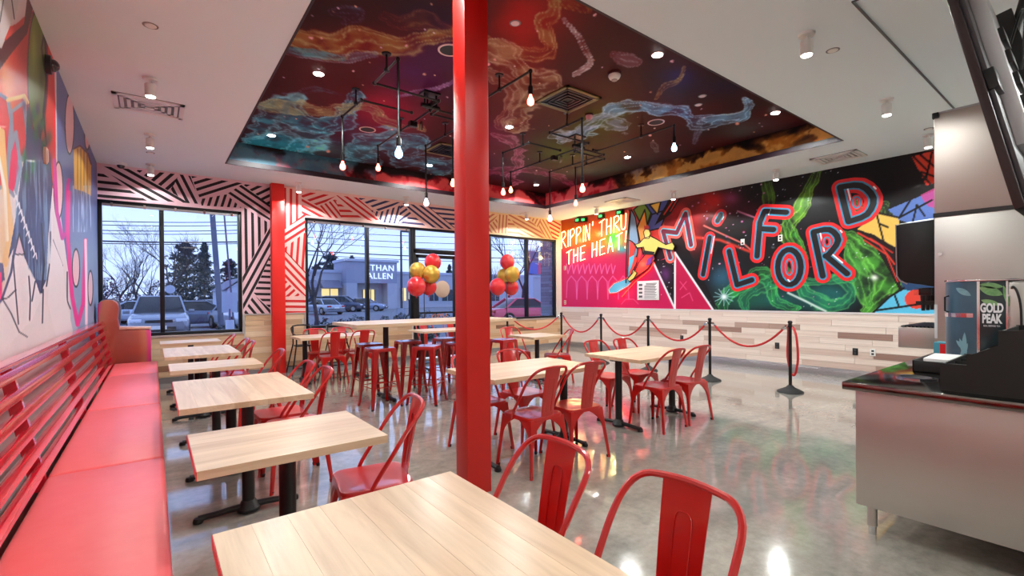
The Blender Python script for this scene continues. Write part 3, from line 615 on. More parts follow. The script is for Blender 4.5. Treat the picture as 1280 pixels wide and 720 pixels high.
# stripe wallpaper: every patch is flat print with stripes at its own angle
PINK = mat('stripe_ground_pink', (230, 188, 198), .7); PINK2 = mat('stripe_ground_salmon', (236, 196, 190), .7); BEIGE = mat('stripe_ground_beige', (232, 206, 160), .7)
S_K = mat('stripe_black', (22, 8, 14), .7); S_R = mat('stripe_red', (206, 24, 28), .7); S_N = mat('stripe_navy', (52, 52, 96), .7); S_B = mat('stripe_terracotta', (196, 120, 96), .7)
gr = MB(); gr.span((XL, YB - .003, WZ1), (1.86, YB, ZC)); gr.span((W1[1] + .005, YB - .003, 1.125), (1.86, YB, WZ1)); gr.build('wallpaper_ground', PINK, wb)
gr = MB(); gr.span((1.86, YB - .003, WZ1), (6.3, YB, ZC)); gr.span((1.86, YB - .003, 1.125), (W2[0] - .005, YB, WZ1)); gr.build('wallpaper_ground', PINK2, wb)
MB().span((6.3, YB - .003, WZ1), (XR, YB, ZC)).build('wallpaper_ground', BEIGE, wb)
def clip(poly, n, c0, keep):
    o = []; m_ = len(poly)
    for i in range(m_):
        a, b = poly[i], poly[(i + 1) % m_]; da = (a[0] * n[0] + a[1] * n[1] - c0) * keep; db = (b[0] * n[0] + b[1] * n[1] - c0) * keep
        if da >= 0: o.append(a)
        if (da >= 0) != (db >= 0): t = da / (da - db); o.append((a[0] + (b[0] - a[0]) * t, a[1] + (b[1] - a[1]) * t))
    return o
def patch(poly_px, d0, d1, mt, period=.108, frac=.43, phase=.3):
    P = [(q[0], q[2]) for q in (on_y(u, v, YB) for u, v in poly_px)]
    a, b = on_y(*d0, YB), on_y(*d1, YB); dx, dz = b[0] - a[0], b[2] - a[2]; l = math.hypot(dx, dz); n = (-dz / l, dx / l)
    P = [(min(max(x, XL), XR), min(z, ZC - .002)) for x, z in P]
    cs = [x * n[0] + z * n[1] for x, z in P]; k = min(cs) + period * phase; mb = MB()
    while k < max(cs):
        q = clip(clip(P, n, k, 1), n, k + period * frac, -1)
        if len(q) >= 3: mb.add([(x, YB - .0045, z) for x, z in q] , [tuple(range(len(q)))])
        k += period
    if mb.f: mb.build('stripe_patch', mt, wb)
for p_ in (([(122, 213), (122, 249), (184, 251)], (122, 222), (150, 225), S_K), ([(122, 207), (184, 250), (236, 254), (168, 212)], (130, 213), (196, 249), S_K), ([(168, 212), (224, 218), (213, 240)], (213.7, 222.3), (203.4, 231.2), S_K),
           ([(224, 218), (212, 239), (236, 254), (251, 255), (238, 220)], (222, 223), (236, 250), S_K), ([(239, 220), (303, 229), (250, 249)], (245, 247), (292, 232), S_K), ([(250, 249), (283, 243), (302, 260), (252, 257)], (258, 250), (256, 256), S_K, .095),
           ([(283, 243), (303, 230), (338, 257), (338, 276)], (286, 241), (337, 275), S_K), ([(303, 230), (338, 234), (338, 257)], (318, 243), (337, 234), S_K),
           ([(303, 258), (338, 280), (304, 345)], (309, 263), (310, 325), S_K), ([(338, 280), (338, 320), (304, 392), (303, 345)], (305, 345), (337, 287), S_K), ([(338, 320), (338, 386), (317, 366)], (320, 360), (337, 360.5), S_K), ([(304, 393), (317, 368), (338, 387), (338, 394)], (317, 370), (335, 392), S_K),
           ([(352, 234), (377, 238), (377, 270), (352, 290)], (360, 250), (360, 280), S_R), ([(377, 270), (382, 266), (382, 290), (352, 308), (352, 290)], (353, 302), (381, 284), S_R), ([(382, 290), (382, 340), (353, 312)], (378.5, 293), (375.5, 335), S_R),
           ([(352, 308), (382, 340), (382, 371), (352, 345)], (353, 320), (381, 350), S_R), ([(352, 345), (376, 370), (352, 371)], (355, 364), (364, 356), S_R), ([(352, 371), (382, 371), (382, 394), (352, 394)], (355, 380), (380, 380.3), S_R),
           ([(377, 239), (420, 245), (398, 258), (377, 246)], (388, 251), (406, 245), S_R), ([(377, 247), (398, 258), (412, 272), (377, 269)], (377, 252), (410, 270), S_R), ([(398, 258), (419, 249), (427, 273), (412, 272)], (408, 257), (417, 268), S_R, .095), ([(419, 249), (424, 254), (455, 274), (427, 273)], (424, 256), (442, 256.6), S_R),
           ([(420, 244), (446, 247), (478, 274), (464, 276), (455, 274)], (424, 247), (462, 275), S_R), ([(446, 247), (500, 253), (475, 265)], (470, 264), (493, 256), S_N), ([(462, 262), (475, 265), (500, 257), (499, 280), (478, 278)], (492, 262), (488, 276), S_N), ([(500, 257), (505, 257), (515, 268), (499, 280)], (501, 270), (512, 262), S_N),
           ([(499, 280), (515, 268), (534, 284)], (505, 275), (530, 277.5), S_N), ([(503, 254), (535, 258), (568, 284), (568, 287), (538, 284)], (507, 258), (538, 282), S_N), ([(535, 258), (590, 264), (590, 290), (570, 286)], (540, 266), (568, 268.6), S_N), ([(590, 262), (612, 265), (612, 291), (590, 290)], (595, 285), (607, 270), S_N),
           ([(606, 266), (623, 268), (612, 281), (606, 284)], (613, 276), (620, 271), S_B), ([(606, 284), (612, 281), (622, 272), (621, 291), (606, 291)], (613, 282), (618, 289), S_B), ([(623, 268), (635, 269), (633, 292), (621, 291)], (628, 275), (627, 290), S_B), ([(635, 272), (646, 284), (648, 294), (634, 292)], (636, 284), (646, 285), S_B),
           ([(635, 268), (661, 272), (683, 298), (648, 294), (646, 284)], (640, 274), (680, 296), S_B), ([(661, 272), (676, 274), (673, 285)], (670, 283), (673, 277), S_B), ([(676, 274), (684, 275), (691, 299), (683, 298), (673, 285)], (679, 280), (688, 296), S_B), ([(684, 275), (702, 277), (698, 299), (691, 299)], (690, 283), (699, 288), S_R)):
    patch(*p_)

# free-standing square column
tag(MB().span((1.74, 2.80, 0), (1.94, 2.96, ZR)).build('column', COLUMN_RED, bevel=.006), kind='structure')
# ------------------------------------------------------------------ painted letters, surfer, neon on the right wall
def wpt(u, v, off=0): q = on_x(u, v, XR); return Vector((XR - off, q[1], q[2]))
def strokes(paths, r, off, n=10):
    mb = MB(); off0 = off; cnt = 0
    for P in paths:
        for i in range(len(P) - 1):
            cnt += 1; off = off0 + .00004 * cnt; a, b = P[i], P[i + 1]; dy, dz = b.y - a.y, b.z - a.z; an = math.atan2(dz, dy); V = []
            for k in range(n + 1): t = an - math.pi / 2 + math.pi * k / n; V.append((XR - off, b.y + r * math.cos(t), b.z + r * math.sin(t)))
            for k in range(n + 1): t = an + math.pi / 2 + math.pi * k / n; V.append((XR - off, a.y + r * math.cos(t), a.z + r * math.sin(t)))
            mb.add(V, [tuple(range(len(V)))])
    return mb
LR = mat('letter_red', (226, 28, 32), .4); LK = mat('letter_black', (14, 12, 18), .4); LB = mat('letter_blue', (64, 140, 176), .4); LW = mat('letter_highlight', (250, 240, 244), .4)
LPINK = mat('letter_coral', (240, 96, 84), .4); LCY = mat('letter_cyan', (110, 200, 224), .4)
def pt_path(L_, k=3): return [Vector((XR, q.y, q.z)) for q in smooth_path([wpt(*p) for p in L_], k)] if k > 1 else [wpt(*p) for p in L_]
def ell(u, v, ru, rv, n=18): return [wpt(u + ru * math.cos(2 * math.pi * i / n), v + rv * math.sin(2 * math.pi * i / n)) for i in range(n + 1)]
letters = dict(
    M=([pt_path([(838, 322), (829, 289), (846, 291), (857, 267), (864, 306)], 1)], .13, LPINK, LCY), i=([pt_path([(897, 276), (901, 269)], 1), pt_path([(887.3, 297), (879, 343)], 1)], .125, LR, LB),
    L=([pt_path([(911.5, 314), (921.5, 356), (940, 350)], 1)], .135, LR, LB), F=([pt_path([(983, 265.4), (956, 264), (950, 278), (946.5, 320)], 1), pt_path([(951, 286), (967, 287)], 1)], .135, LR, LB),
    O=([ell(986.8, 333.9, 14.5, 22)], .13, LR, LB), R=([pt_path([(1017, 291), (1028.6, 345)], 1), pt_path([(1017, 290), (1037, 287), (1048, 300), (1037, 317), (1032, 320)], 3), pt_path([(1033, 320), (1059, 342)], 1)], .125, LR, LB),
    D=([pt_path([(1050, 234), (1060.5, 276)], 1), pt_path([(1050, 234), (1076, 232), (1092, 248), (1084, 268), (1061, 277)], 3)], .125, LR, LB))
for k_, (ps, r, c1, c2) in letters.items():
    o = strokes(ps, r, .0045).build('painted_letter', c1, wr); tag(o, ('coral' if k_ == 'M' else 'red') + ' painted bubble letter ' + k_ + ' with blue inner line')
    strokes(ps, r * .56, .0055).build('inner_line', c2, o); strokes(ps, r * .36, .0065).build('letter_fill', mat('letter_maroon', (120, 30, 56), .4) if k_ == 'M' else LK, o)
    hl = MB()
    for P in ps:
        a = P[len(P) // 3]; b = a + (P[min(len(P) // 3 + 1, len(P) - 1)] - a) * .45; q = strokes([[a + Vector((0, -r * .8, r * .1)), b + Vector((0, -r * .8, r * .1))]], .012, .0065, 5); hl.add(q.v, q.f)
    hl.build('highlight', LW, o)
for nm, u, v, ru, rv in (('R', 1034, 302.5, 4.5, 6), ('D', 1071, 253, 5, 7), ('O', 986.8, 333.9, 5, 10)):
    o = strokes([ell(u, v, ru, rv, 14)], .034, .0085, 6).build('letter_counter', LR, wr); strokes([ell(u, v, ru, rv, 14)], .012, .0095, 6).build('inner_line', LB, o)

# windsurfer figure painted on a flat cut panel with a neon outline
surf = tag(empty('windsurfer_cutout', (XR - .03, 7.0, 1.9)), 'painted cutout of a shirtless windsurfer on a blue board with red outline glow', 'wall art')
def flat(pts, off, mt, name, outline=None, rr=.011):
    P = [wpt(*p) for p in pts]; mb = MB(); n = len(P)
    V = [(XR - off - .008, p.y, p.z) for p in P] + [(XR - off, p.y, p.z) for p in P]
    mb.add(V, [tuple(range(n)), tuple(range(n, 2 * n))[::-1]] + [(i, (i + 1) % n, n + (i + 1) % n, n + i) for i in range(n)])
    o = mb.build(name, mt, surf); o.location = -surf.location
    if outline: q = MB().tube([(XR - off - .01, p.y, p.z) for p in P + [P[0]]], rr, 5).build('outline', outline, o); 
    return o
YEL = mat('figure_yellow', (238, 214, 110), .5); INK = mat('figure_ink', (24, 14, 20), .5); CORAL = mat('figure_coral', (226, 60, 50), .5); BOARD = mat('board_blue', (90, 190, 226), .5); PURP = mat('figure_purple', (110, 40, 150), .5); SAIL = mat('sail_grey_blue', (120, 150, 180), .5)
NEON_R = mat('neon_red', (255, 60, 40), .3, emit=(255, 44, 30), estr=3.0)
flat([(790, 262), (795, 272), (799, 300), (796, 330), (785, 350), (786, 320), (787, 285)], .012, SAIL, 'sail', INK)
flat([(789, 300), (797, 306), (793, 318), (799, 322), (789, 344), (786, 330)], .024, CORAL, 'sail_patch')
flat([(788, 322), (795, 318), (791, 332), (787, 342)], .03, BOARD, 'sail_patch')
flat([(761, 362), (768, 354), (786, 347), (794, 349), (786, 358), (772, 366), (763, 367)], .02, BOARD, 'board', NEON_R, .009)
flat([(818, 318), (820, 324), (811, 336), (797, 346), (790, 353), (786, 349), (794, 340), (800, 328), (808, 318)], .03, CORAL, 'legs', INK)
flat([(793, 337), (798, 341), (794, 348), (788, 352), (786, 348), (791, 343)], .04, YEL, 'foot', INK)
flat([(811, 324), (818, 320), (815, 330), (809, 332)], .042, PURP, 'shorts_stripe')
flat([(805, 299), (814, 295), (822, 299), (834, 306), (842, 303), (845, 308), (843, 313), (836, 312), (824, 309), (820, 318), (808, 318), (806, 309), (797, 310), (794, 306), (801, 304)], .036, YEL, 'torso', INK)
flat([(806, 290), (809, 286), (813, 287), (815, 292), (813, 298), (808, 298)], .044, YEL, 'head', INK)
flat([(807, 287), (807, 282), (809.5, 283), (811, 281), (813, 284), (812, 287.5)], .05, CORAL, 'hair')
flat([(806, 313), (820, 315), (819, 319), (807, 318)], .05, INK, 'belt')
def rawpath(L_, off, r, name, mt, parent, n=6, k=3):
    P = [(XR - off, p.y, p.z) for p in smooth_path([wpt(*q) for q in L_], k)]
    o = MB().tube(P, r, n).build(name, mt, parent); o.location = -parent.location; return o
rawpath([(784, 354), (785, 310), (789, 262)], .05, .014, 'mast', INK, surf); rawpath([(784, 300), (792, 302), (799, 312), (797, 322)], .06, .012, 'boom', INK, surf)
rawpath([(778, 371), (795, 352), (812, 338), (818, 328)], .02, .01, 'neon_outline', NEON_R, surf)
# neon lettering
NEON_Y = mat('neon_yellow_white', (255, 244, 200), .3, emit=(255, 238, 150), estr=3.0)
FONT = {'R': [[(0, 0), (.06, 1)], [(0, .95), (.5, 1), (.62, .72), (.1, .5)], [(.15, .5), (.7, 0)]], 'I': [[(.1, 0), (.16, 1)]], 'P': [[(0, 0), (.06, 1)], [(0, .95), (.5, 1), (.62, .72), (.1, .48)]],
        'N': [[(0, 0), (.06, 1), (.5, 0), (.58, 1)]], "'": [[(.12, 1.1), (.06, .85)]], 'T': [[(.3, 0), (.34, .95)], [(0, .9), (.7, 1.02)]], 'H': [[(0, 0), (.06, 1)], [(.52, 0), (.58, 1)], [(.03, .48), (.55, .52)]],
        'U': [[(0, 1), (.02, .2), (.25, 0), (.5, .2), (.56, 1)]], 'E': [[(.6, 1), (.04, .98), (0, 0), (.58, .04)], [(.03, .5), (.5, .52)]], 'A': [[(0, 0), (.32, 1), (.58, 0)], [(.1, .38), (.52, .38)]], '!': [[(.2, 1.05), (.1, .35)], [(.07, .1), (.06, 0)]]}
neon = tag(empty('neon_sign', (XR - .05, 9.0, 2.4)), "glowing yellow neon sign reading RIPPIN' THRU THE HEAT! on the orange wall", 'neon sign')
def neon_line(text, p0, p1, h0, h1):
    a, b = wpt(*p0), wpt(*p1); n = len(text); total = sum(.38 if c in "I'!" else (.5 if c == ' ' else .85) for c in text); x = 0
    for c in text:
        wd = .38 if c in "I'!" else (.5 if c == ' ' else .85)
        if c != ' ':
            t = x / total; base = a.lerp(b, t); hh = h0 + (h1 - h0) * t; cw = (a - b).length / total * .95
            for st in FONT[c]:
                P = [(XR - .05, base.y - q[0] * cw * .98, base.z + q[1] * hh * .88 + q[0] * cw * (b.z - a.z) / (a.y - b.y)) for q in st]
                if len(P) > 2 and c in 'RPU': P = smooth_path(P, 3)
                o = MB().tube(P, .010, 6).build('neon_tube', NEON_Y, neon); o.location = -neon.location
        x += wd
neon_line("RIPPIN' THRU", (703.5, 311), (788, 285), .52, .42); neon_line('THE HEAT!', (710, 331), (787, 309), .42, .45)
for k in range(3):
    p = wpt(722 + 24 * k, 318 - 8 * k); q = wpt(722 + 24 * k, 300 - 8 * k)
    lamp('neon_glow', 'POINT', (XR - .12, p.y, p.z), 2.2, (1, .82, .4), .06); lamp('neon_glow', 'POINT', (XR - .12, q.y, q.z), 2.2, (1, .82, .4), .06)
lamp('neon_glow', 'POINT', tuple(wpt(779, 365, .12)), 1.5, (1, .15, .08), .06); lamp('neon_glow', 'POINT', tuple(wpt(803, 330, .12)), 2.0, (1, .15, .08), .06)
LED = mat('green_led', (60, 220, 90), .4, emit=(40, 230, 90), estr=2)
for k, (u, v, lb) in enumerate(((724, 275.5, 'leftmost black neon transformer box with green light above the neon lettering'), (731.5, 275, 'second black neon transformer box from the left, touching the leftmost one'), (753, 270.5, 'black neon transformer box between the word tops near the wall middle'), (776, 266, 'rightmost black neon transformer box beside the sail tip'))):
    p = wpt(u, v); t = tag(empty('neon_transformer', (XR - .002, p.y, p.z)), lb, 'power box', 'neon transformer boxes')
    MB().box((-.04, 0, 0), (.08, .2, .12)).build('case', BLACK, t, bevel=.006); MB().box((-.083, 0, 0), (.006, .1, .05)).build('status_light', LED, t)
tag(MB().tube(smooth_path([wpt(718, 277, .03), wpt(726, 271, .05), wpt(753, 265.5, .05), wpt(776, 262.5, .05), wpt(788, 264, .04), wpt(787, 290, .03)], 5), .008).build('power_cable', BLACK), 'black power cable looping over the neon transformer boxes', 'cable')
# placard, wall plates
pl = tag(empty('wall_placard', tuple(wpt(810.5, 364))), 'white info placard with tiny print low on the magenta wall', 'sign')
def rect_on_wall(u0, v0, u1, v1, off, th, name, mt, parent=None, base=None):
    a, b = wpt(u0, v0), wpt(u1, v1); bx = base or Vector((0, 0, 0))
    return MB().span((XR - off - th - bx.x, b.y - bx.y, b.z - bx.z), (XR - off - bx.x, a.y - bx.y, a.z - bx.z)).build(name, mt, parent, bevel=.002)
rect_on_wall(797, 351.5, 824, 375, .005, .012, 'board', mat('placard_white', (240, 238, 238), .4), pl, pl.location)
tl = MB()
for i in range(14):
    v = 354 + i * 1.45
    a, b = wpt(806 if i > 1 else 808, v), wpt(821.5 - (i * 7 % 5) * .6, v + .45); tl.span((XR - .0185 - pl.location.x, b.y - pl.location.y, b.z - pl.location.z), (XR - .017 - pl.location.x, a.y - pl.location.y, a.z - pl.location.z))
for i in range(4):
    a, b = wpt(799, 355 + i * 4.8), wpt(803.5, 357.6 + i * 4.8); tl.span((XR - .0185 - pl.location.x, b.y - pl.location.y, b.z - pl.location.z), (XR - .017 - pl.location.x, a.y - pl.location.y, a.z - pl.location.z))
tl.build('print', mat('print_grey', (90, 88, 92), .6), pl)
PW = mat('plate_white', (232, 230, 226), .4); PI = mat('plate_ivory', (220, 196, 170), .5)
def plate(u, v, mt, lb, hgt=.115, wid=.075, off=.0, cat='wall outlet', slots=2):
    p = wpt(u, v); t = tag(empty('wall_outlet', (XR - off, p.y, p.z)), lb, cat)
    MB().box((-.006, 0, 0), (.012, wid, hgt)).build('cover', mt, t, bevel=.003)
    for s in range(slots): MB().box((-.0135, 0, -.025 + .05 * s), (.003, wid * .45, hgt * .26)).build('socket', DARK_SLOT if mt is not BLACK else mat('socket_grey', (60, 60, 62), .5), t)
plate(706.3, 335, PI, 'ivory wall plate on the magenta wall under the neon lettering'); plate(706.5, 378, PI, 'ivory outlet plate low on the magenta wall near the window corner')
plate(853, 422.5, BLACK, 'black wall outlet in the plank wall behind the third rope post', off=.016); plate(972, 432, BLACK, 'black wall outlet in the plank wall beside the last rope post', off=.016)
plate(1069.6, 439.5, BLACK, 'black wall outlet in the plank wall left of the steel counter', off=.016); plate(1091.5, 440.5, PW, 'white wall outlet in the plank wall above the counter corner', off=.016)
plate(928.5, 302.5, PW, 'white wall switch beside the painted letter F lower left', cat='wall switch', slots=1); plate(975.5, 297.5, PW, 'white wall plate at the lower arm of the painted letter F', cat='wall switch')

# ------------------------------------------------------------------ furniture
def make_chair(name='metal_chair', M=PAINT_RED):
    t = empty(name, (0, 0, 0)); sw, sd, sz = .175, .175, .45
    # seat: rounded plate with a slight dish and a rolled edge
    rings = []; 
    for sc_, z in ((1.0, sz - .03), (1.0, sz - .006), (.985, sz), (.93, sz + .001), (.7, sz - .004), (.35, sz - .007)): rings.append([(x * sc_, y * sc_, z) for x, y in rpoly(2 * sw + .02, 2 * sd + .02, .06, 4)])
    s_ = MB(); n = len(rings[0]); V = [p for r in rings for p in r]
    Fs = [(i * n + j, i * n + (j + 1) % n, (i + 1) * n + (j + 1) % n, (i + 1) * n + j) for i in range(len(rings) - 1) for j in range(n)] + [tuple((len(rings) - 1) * n + j for j in range(n))]
    s_.add(V, Fs); s_.add([(x * .97, y * .97, sz - .03) for x, y in rpoly(2 * sw + .02, 2 * sd + .02, .06, 4)], [tuple(range(n))[::-1]])
    s_.build('seat', M, t, smooth=True)
    def leg(sx, sy):
        lv = MB(); L_ = 11; rows = []
        for i in range(L_ + 1):
            f = i / L_; z = .435 * (1 - f) + .0; cx = sw + .004 + (.222 - sw) * f; cy = sd + .004 + ((.225 if sy < 0 else .21) - sd) * f
            wx = .034 - .014 * f + .145 * max(0, 1 - f / .42) ** 2.6; wy = wx
            bulge = .008
            pts = [(cx - wx, cy - .001), (cx - wx * .5 - .002, cy + .001), (cx - .008, cy + .002), (cx + .001, cy + .001), (cx + .002, cy - .008), (cx + .001, cy - wy * .5 - .002), (cx - .001, cy - wy)]
            inn = [(x - .005, y - .005) for x, y in pts[::-1]]
            rows.append([(sx * x, sy * y, z) for x, y in pts + inn])
        n_ = len(rows[0]); V_ = [p for r in rows for p in r]
        lv.add(V_, [(i * n_ + j, i * n_ + (j + 1) % n_, (i + 1) * n_ + (j + 1) % n_, (i + 1) * n_ + j) for i in range(L_) for j in range(n_)] + [tuple(range(n_)), tuple(L_ * n_ + j for j in range(n_))[::-1]])
        o = lv.build('leg', M, t, smooth=True); MB().cyl((sx * .212, sy * (.215 if sy < 0 else .2), 0), (sx * .21, sy * (.213 if sy < 0 else .198), .022), .013, .015, 10).build('rubber_foot', RUBBER, o)
    for sx in (-1, 1):
        for sy in (-1, 1): leg(sx, sy)
    # back splat with pressed rib
    bs = MB(); rows = 9; V = []
    for i in range(rows + 1):
        f = i / rows; z = sz - .012 + f * .408; y = -sd - .004 - .077 * f ** 1.3 + .004; hw = .064 + .016 * f; 
        V += [(-hw, y, z), (-hw * .5, y - .005, z), (hw * .5, y - .005, z), (hw, y, z), (hw, y + .004, z), (hw * .5, y - .001, z), (-hw * .5, y - .001, z), (-hw, y + .004, z)]
    bs.add(V, [(i * 8 + j, i * 8 + (j + 1) % 8, (i + 1) * 8 + (j + 1) % 8, (i + 1) * 8 + j) for i in range(rows) for j in range(8)] + [tuple(range(8))[::-1], tuple(rows * 8 + j for j in range(8))])
    bk = bs.build('backrest', M, t, smooth=True)
    def by(f): return -sd - .004 - .077 * f ** 1.3 + .004
    rp = []
    for f, x in ((.12, .026), (.35, .027), (.6, .028), (.72, .028), (.78, .02), (.79, 0)): rp.append((x, by(f) - .0055, sz - .012 + f * .408))
    rp2 = [(-x, y, z) for x, y, z in rp[:-1]][::-1]
    MB().tube(smooth_path(rp + rp2, 2), .0022, 5).build('pressed_rib', M, bk); MB().tube([(x, y + .007, z) for x, y, z in smooth_path(rp + rp2, 2)], .002, 5).build('pressed_rib', M, bk)
    path = [(.188, .045, sz - .03), (.19, .02, sz + .03), (.194, -.06, sz + .15), (.196, -.14, sz + .27), (.185, -.205, sz + .345), (.145, -.24, sz + .385), (.08, -.252, sz + .396), (0, -.255, sz + .4)]
    path = path + [(-x, y, z) for x, y, z in path[:-1]][::-1]
    MB().tube(smooth_path(path, 3), .0115, 8).build('back_frame', M, t, smooth=True)
    index_kids(t); return t
def make_stool():
    t = empty('bar_stool', (0, 0, 0)); M = STOOL_RED; sz = .76; s = .15
    s_ = MB(); rings = []
    for sc_, z in ((1.0, sz - .045), (1.0, sz - .008), (.98, sz), (.9, sz + .001), (.5, sz - .003)): rings.append([(x * sc_, y * sc_, z) for x, y in rpoly(.31, .31, .045, 4)])
    n = len(rings[0]); V = [p for r in rings for p in r]
    s_.add(V, [(i * n + j, i * n + (j + 1) % n, (i + 1) * n + (j + 1) % n, (i + 1) * n + j) for i in range(len(rings) - 1) for j in range(n)] + [tuple((len(rings) - 1) * n + j for j in range(n)), tuple(range(n))[::-1]])
    s_.build('seat', M, t, smooth=True)
    for sx in (-1, 1):
        for sy in (-1, 1):
            lv = MB(); L_ = 8; rows = []
            for i in range(L_ + 1):
                f = i / L_; z = (sz - .01) * (1 - f); c_ = s + .002 + .062 * f; wd = .074 - .044 * f
                pts = [(c_ - wd, c_ - .002), (c_ - .012, c_), (c_ - .002, c_ - .002), (c_, c_ - .012), (c_ - .002, c_ - wd)]; inn = [(x - .005, y - .005) for x, y in pts[::-1]]
                rows.append([(sx * x, sy * y, z) for x, y in pts + inn])
            n_ = len(rows[0]); V_ = [p for r in rows for p in r]
            lv.add(V_, [(i * n_ + j, i * n_ + (j + 1) % n_, (i + 1) * n_ + (j + 1) % n_, (i + 1) * n_ + j) for i in range(L_) for j in range(n_)] + [tuple(range(n_)), tuple(L_ * n_ + j for j in range(n_))[::-1]])
            o = lv.build('leg', M, t, smooth=True); MB().cyl((sx * .204, sy * .204, 0), (sx * .203, sy * .203, .02), .013, .015, 10).build('rubber_foot', RUBBER, o)
    for k in range(4):
        a = k * math.pi / 2; c_, s2 = math.cos(a), math.sin(a)
        for z, e in ((.27, .185), (.33, .178)) if k % 2 == 0 else ((.27, .185),):
            P = [(-e, e, z), (e, e, z)]; MB().tube([(x * c_ - y * s2, x * s2 + y * c_, z_) for x, y, z_ in P], .0065, 6).build('rung', M, t)
    for a in (.4, -.4):
        MB().tube([(-.13 * math.cos(a), -.13 * math.sin(a) , sz - .05), (.13 * math.cos(a), .13 * math.sin(a), sz - .05)], .005, 5).build('under_brace', M, t)
    index_kids(t); return t
def make_base(parent, x, y, h, bar='x', half=.28, post=.038):
    MB().cyl((x, y, .03), (x, y, h), post, n=20).build('post', BLACK, parent, smooth=True)
    f = MB(); f.lathe([(.07, .012), (.072, .03), (.055, .05), (.043, .075), (.04, .078)], (x, y, 0))
    for s in (-1, 1):
        P = [(0, .038), (.1, .034), (.2, .026), (half, .022)]
        pr = [(x + s * a if bar == 'x' else x, y if bar == 'x' else y + s * a, z + .012) for a, z in P]
        k0 = len(f.v); f.tube(pr, [.03, .026, .024, .026], 10)
        f.v[k0:] = [(px, py, .004 + (pz - .0) * .75) for px, py, pz in f.v[k0:]]
        e = pr[-1]; f.lathe([(.028, .004), (.03, .015), (.024, .034), (.01, .038)], (e[0], e[1], 0), 12)
    f.build('foot', BLACK_CAST, parent, smooth=True)
    MB().span((x - .12, y - .02, h - .012), (x + .12, y + .02, h)).span((x - .02, y - .12, h - .012), (x + .02, y + .12, h)).build('mounting_plate', BLACK, parent)
def make_table(label, x0, x1, y0, y1, h=.76, posts=((.5, .5),), bar='x', grain='y', red_edge=False, group=None, th=.036, nst=None, name='dining_table'):
    cx, cy = (x0 + x1) / 2, (y0 + y1) / 2; t = tag(empty(name, (cx, cy, 0)), label, 'table', group)
    wx, wy = x1 - x0, y1 - y0
    span_ = wx if grain == 'y' else wy; n = nst or max(4, round(span_ / .10)); k = span_ / n
    for i in range(n):
        a = -span_ / 2 + i * k + .0001; b = a + k - .0002
        q = MB().span((a, -wy / 2, h - th), (b, wy / 2, h)) if grain == 'y' else MB().span((-wx / 2, a, h - th), (wx / 2, b, h))
        q.build('top_stave', MAPLE_Y if grain == 'y' else MAPLE_X, t, bevel=.0004, seg=1)
    if red_edge: MB().span((-wx / 2 - .0025, -wy / 2, h - th), (-wx / 2, wy / 2, h - .002)).build('edge_strip', EDGE_RED, t)  # thin red strip along the bench-facing edge of the top
    for fx, fy in posts: make_base(t, (fx - .5) * wx, (fy - .5) * wy, h - th, bar)
    return t
TX0, TX1 = .125, .88
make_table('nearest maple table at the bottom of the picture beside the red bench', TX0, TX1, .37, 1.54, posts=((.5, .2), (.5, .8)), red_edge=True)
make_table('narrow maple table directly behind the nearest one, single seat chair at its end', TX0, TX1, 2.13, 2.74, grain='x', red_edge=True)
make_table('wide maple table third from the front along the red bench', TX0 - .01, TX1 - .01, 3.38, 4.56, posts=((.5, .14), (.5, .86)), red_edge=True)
make_table('narrow maple table fourth from the front along the red bench', TX0 - .01, TX1 - .01, 5.22, 5.82, grain='x')
make_table('wide maple table fifth from the front along the red bench', TX0 - .03, TX1 - .04, 6.5, 7.7, posts=((.5, .14), (.5, .86)))
make_table('narrow maple table farthest along the red bench under the window', TX0 - .05, TX1 - .05, 8.42, 9.02, grain='x')
make_table('maple table with four chairs just right of the square red column', 2.10, 3.32, 2.98, 3.74, posts=((.08, .5), (.9, .5)), bar='y', grain='x')
make_table('maple table with four chairs nearest the velvet rope posts', 3.86, 5.08, 2.95, 3.71, posts=((.1, .5), (.9, .5)), bar='y', grain='x')
make_table('maple table with chairs right of the red pilaster in front of the window', 1.86, 3.12, 7.98, 8.72, posts=((.12, .5), (.88, .5)), bar='y', grain='x')
make_table('maple table with chairs in front of the glass door', 4.0, 5.22, 7.95, 8.65, posts=((.12, .5), (.88, .5)), bar='y', grain='x')
make_table('small square maple table with two chairs between the high table and the rope', 4.72, 5.42, 5.62, 6.3, posts=((.5, .5),), bar='y', grain='x')
make_table('long bar height maple table ringed by red stools', 1.98, 4.45, 5.72, 6.72, h=1.07, posts=((.24, .55), (.78, .55)), bar='y', grain='x', th=.04, name='high_table')

ch = make_chair(); first = [True]
def chair(x, y, deg, label, group=None):
    global ch
    rz = math.radians(deg)
    if first[0]:
        first[0] = False; ch.location = (x, y, 0); ch.rotation_euler = (0, 0, rz); tag(ch, label, 'chair', group); return ch
    return copy_tree(ch, (x, y, 0), rz, label, group)
ch['category'] = 'chair'
G1 = 'red metal chairs along the bench tables'; G2 = 'red metal chairs at the table right of the column'; G3 = 'red metal chairs at the table nearest the rope'; G4 = 'red metal chairs at the far tables'
chair(1.03, .80, 92, 'red metal chair nearest the camera, its back loop at the bottom edge of the picture', G1)
chair(1.00, 1.335, 88, 'red metal chair at the right side of the nearest table, second from the camera', G1)
chair(.93, 2.47, 80, 'red metal chair at the right end of the narrow second table, seat showing', G1)
chair(.87, 3.93, 88, 'nearer of the two red metal chairs at the third bench table', G1)
chair(.85, 4.38, 92, 'farther of the two red metal chairs at the third bench table', G1)
chair(.87, 5.62, 90, 'lone red metal chair at the fourth bench table', G1)
chair(.79, 6.95, 90, 'nearer of the two red metal chairs at the fifth bench table', G1)
chair(.79, 7.4, 92, 'farther of the two red metal chairs at the fifth bench table', G1)
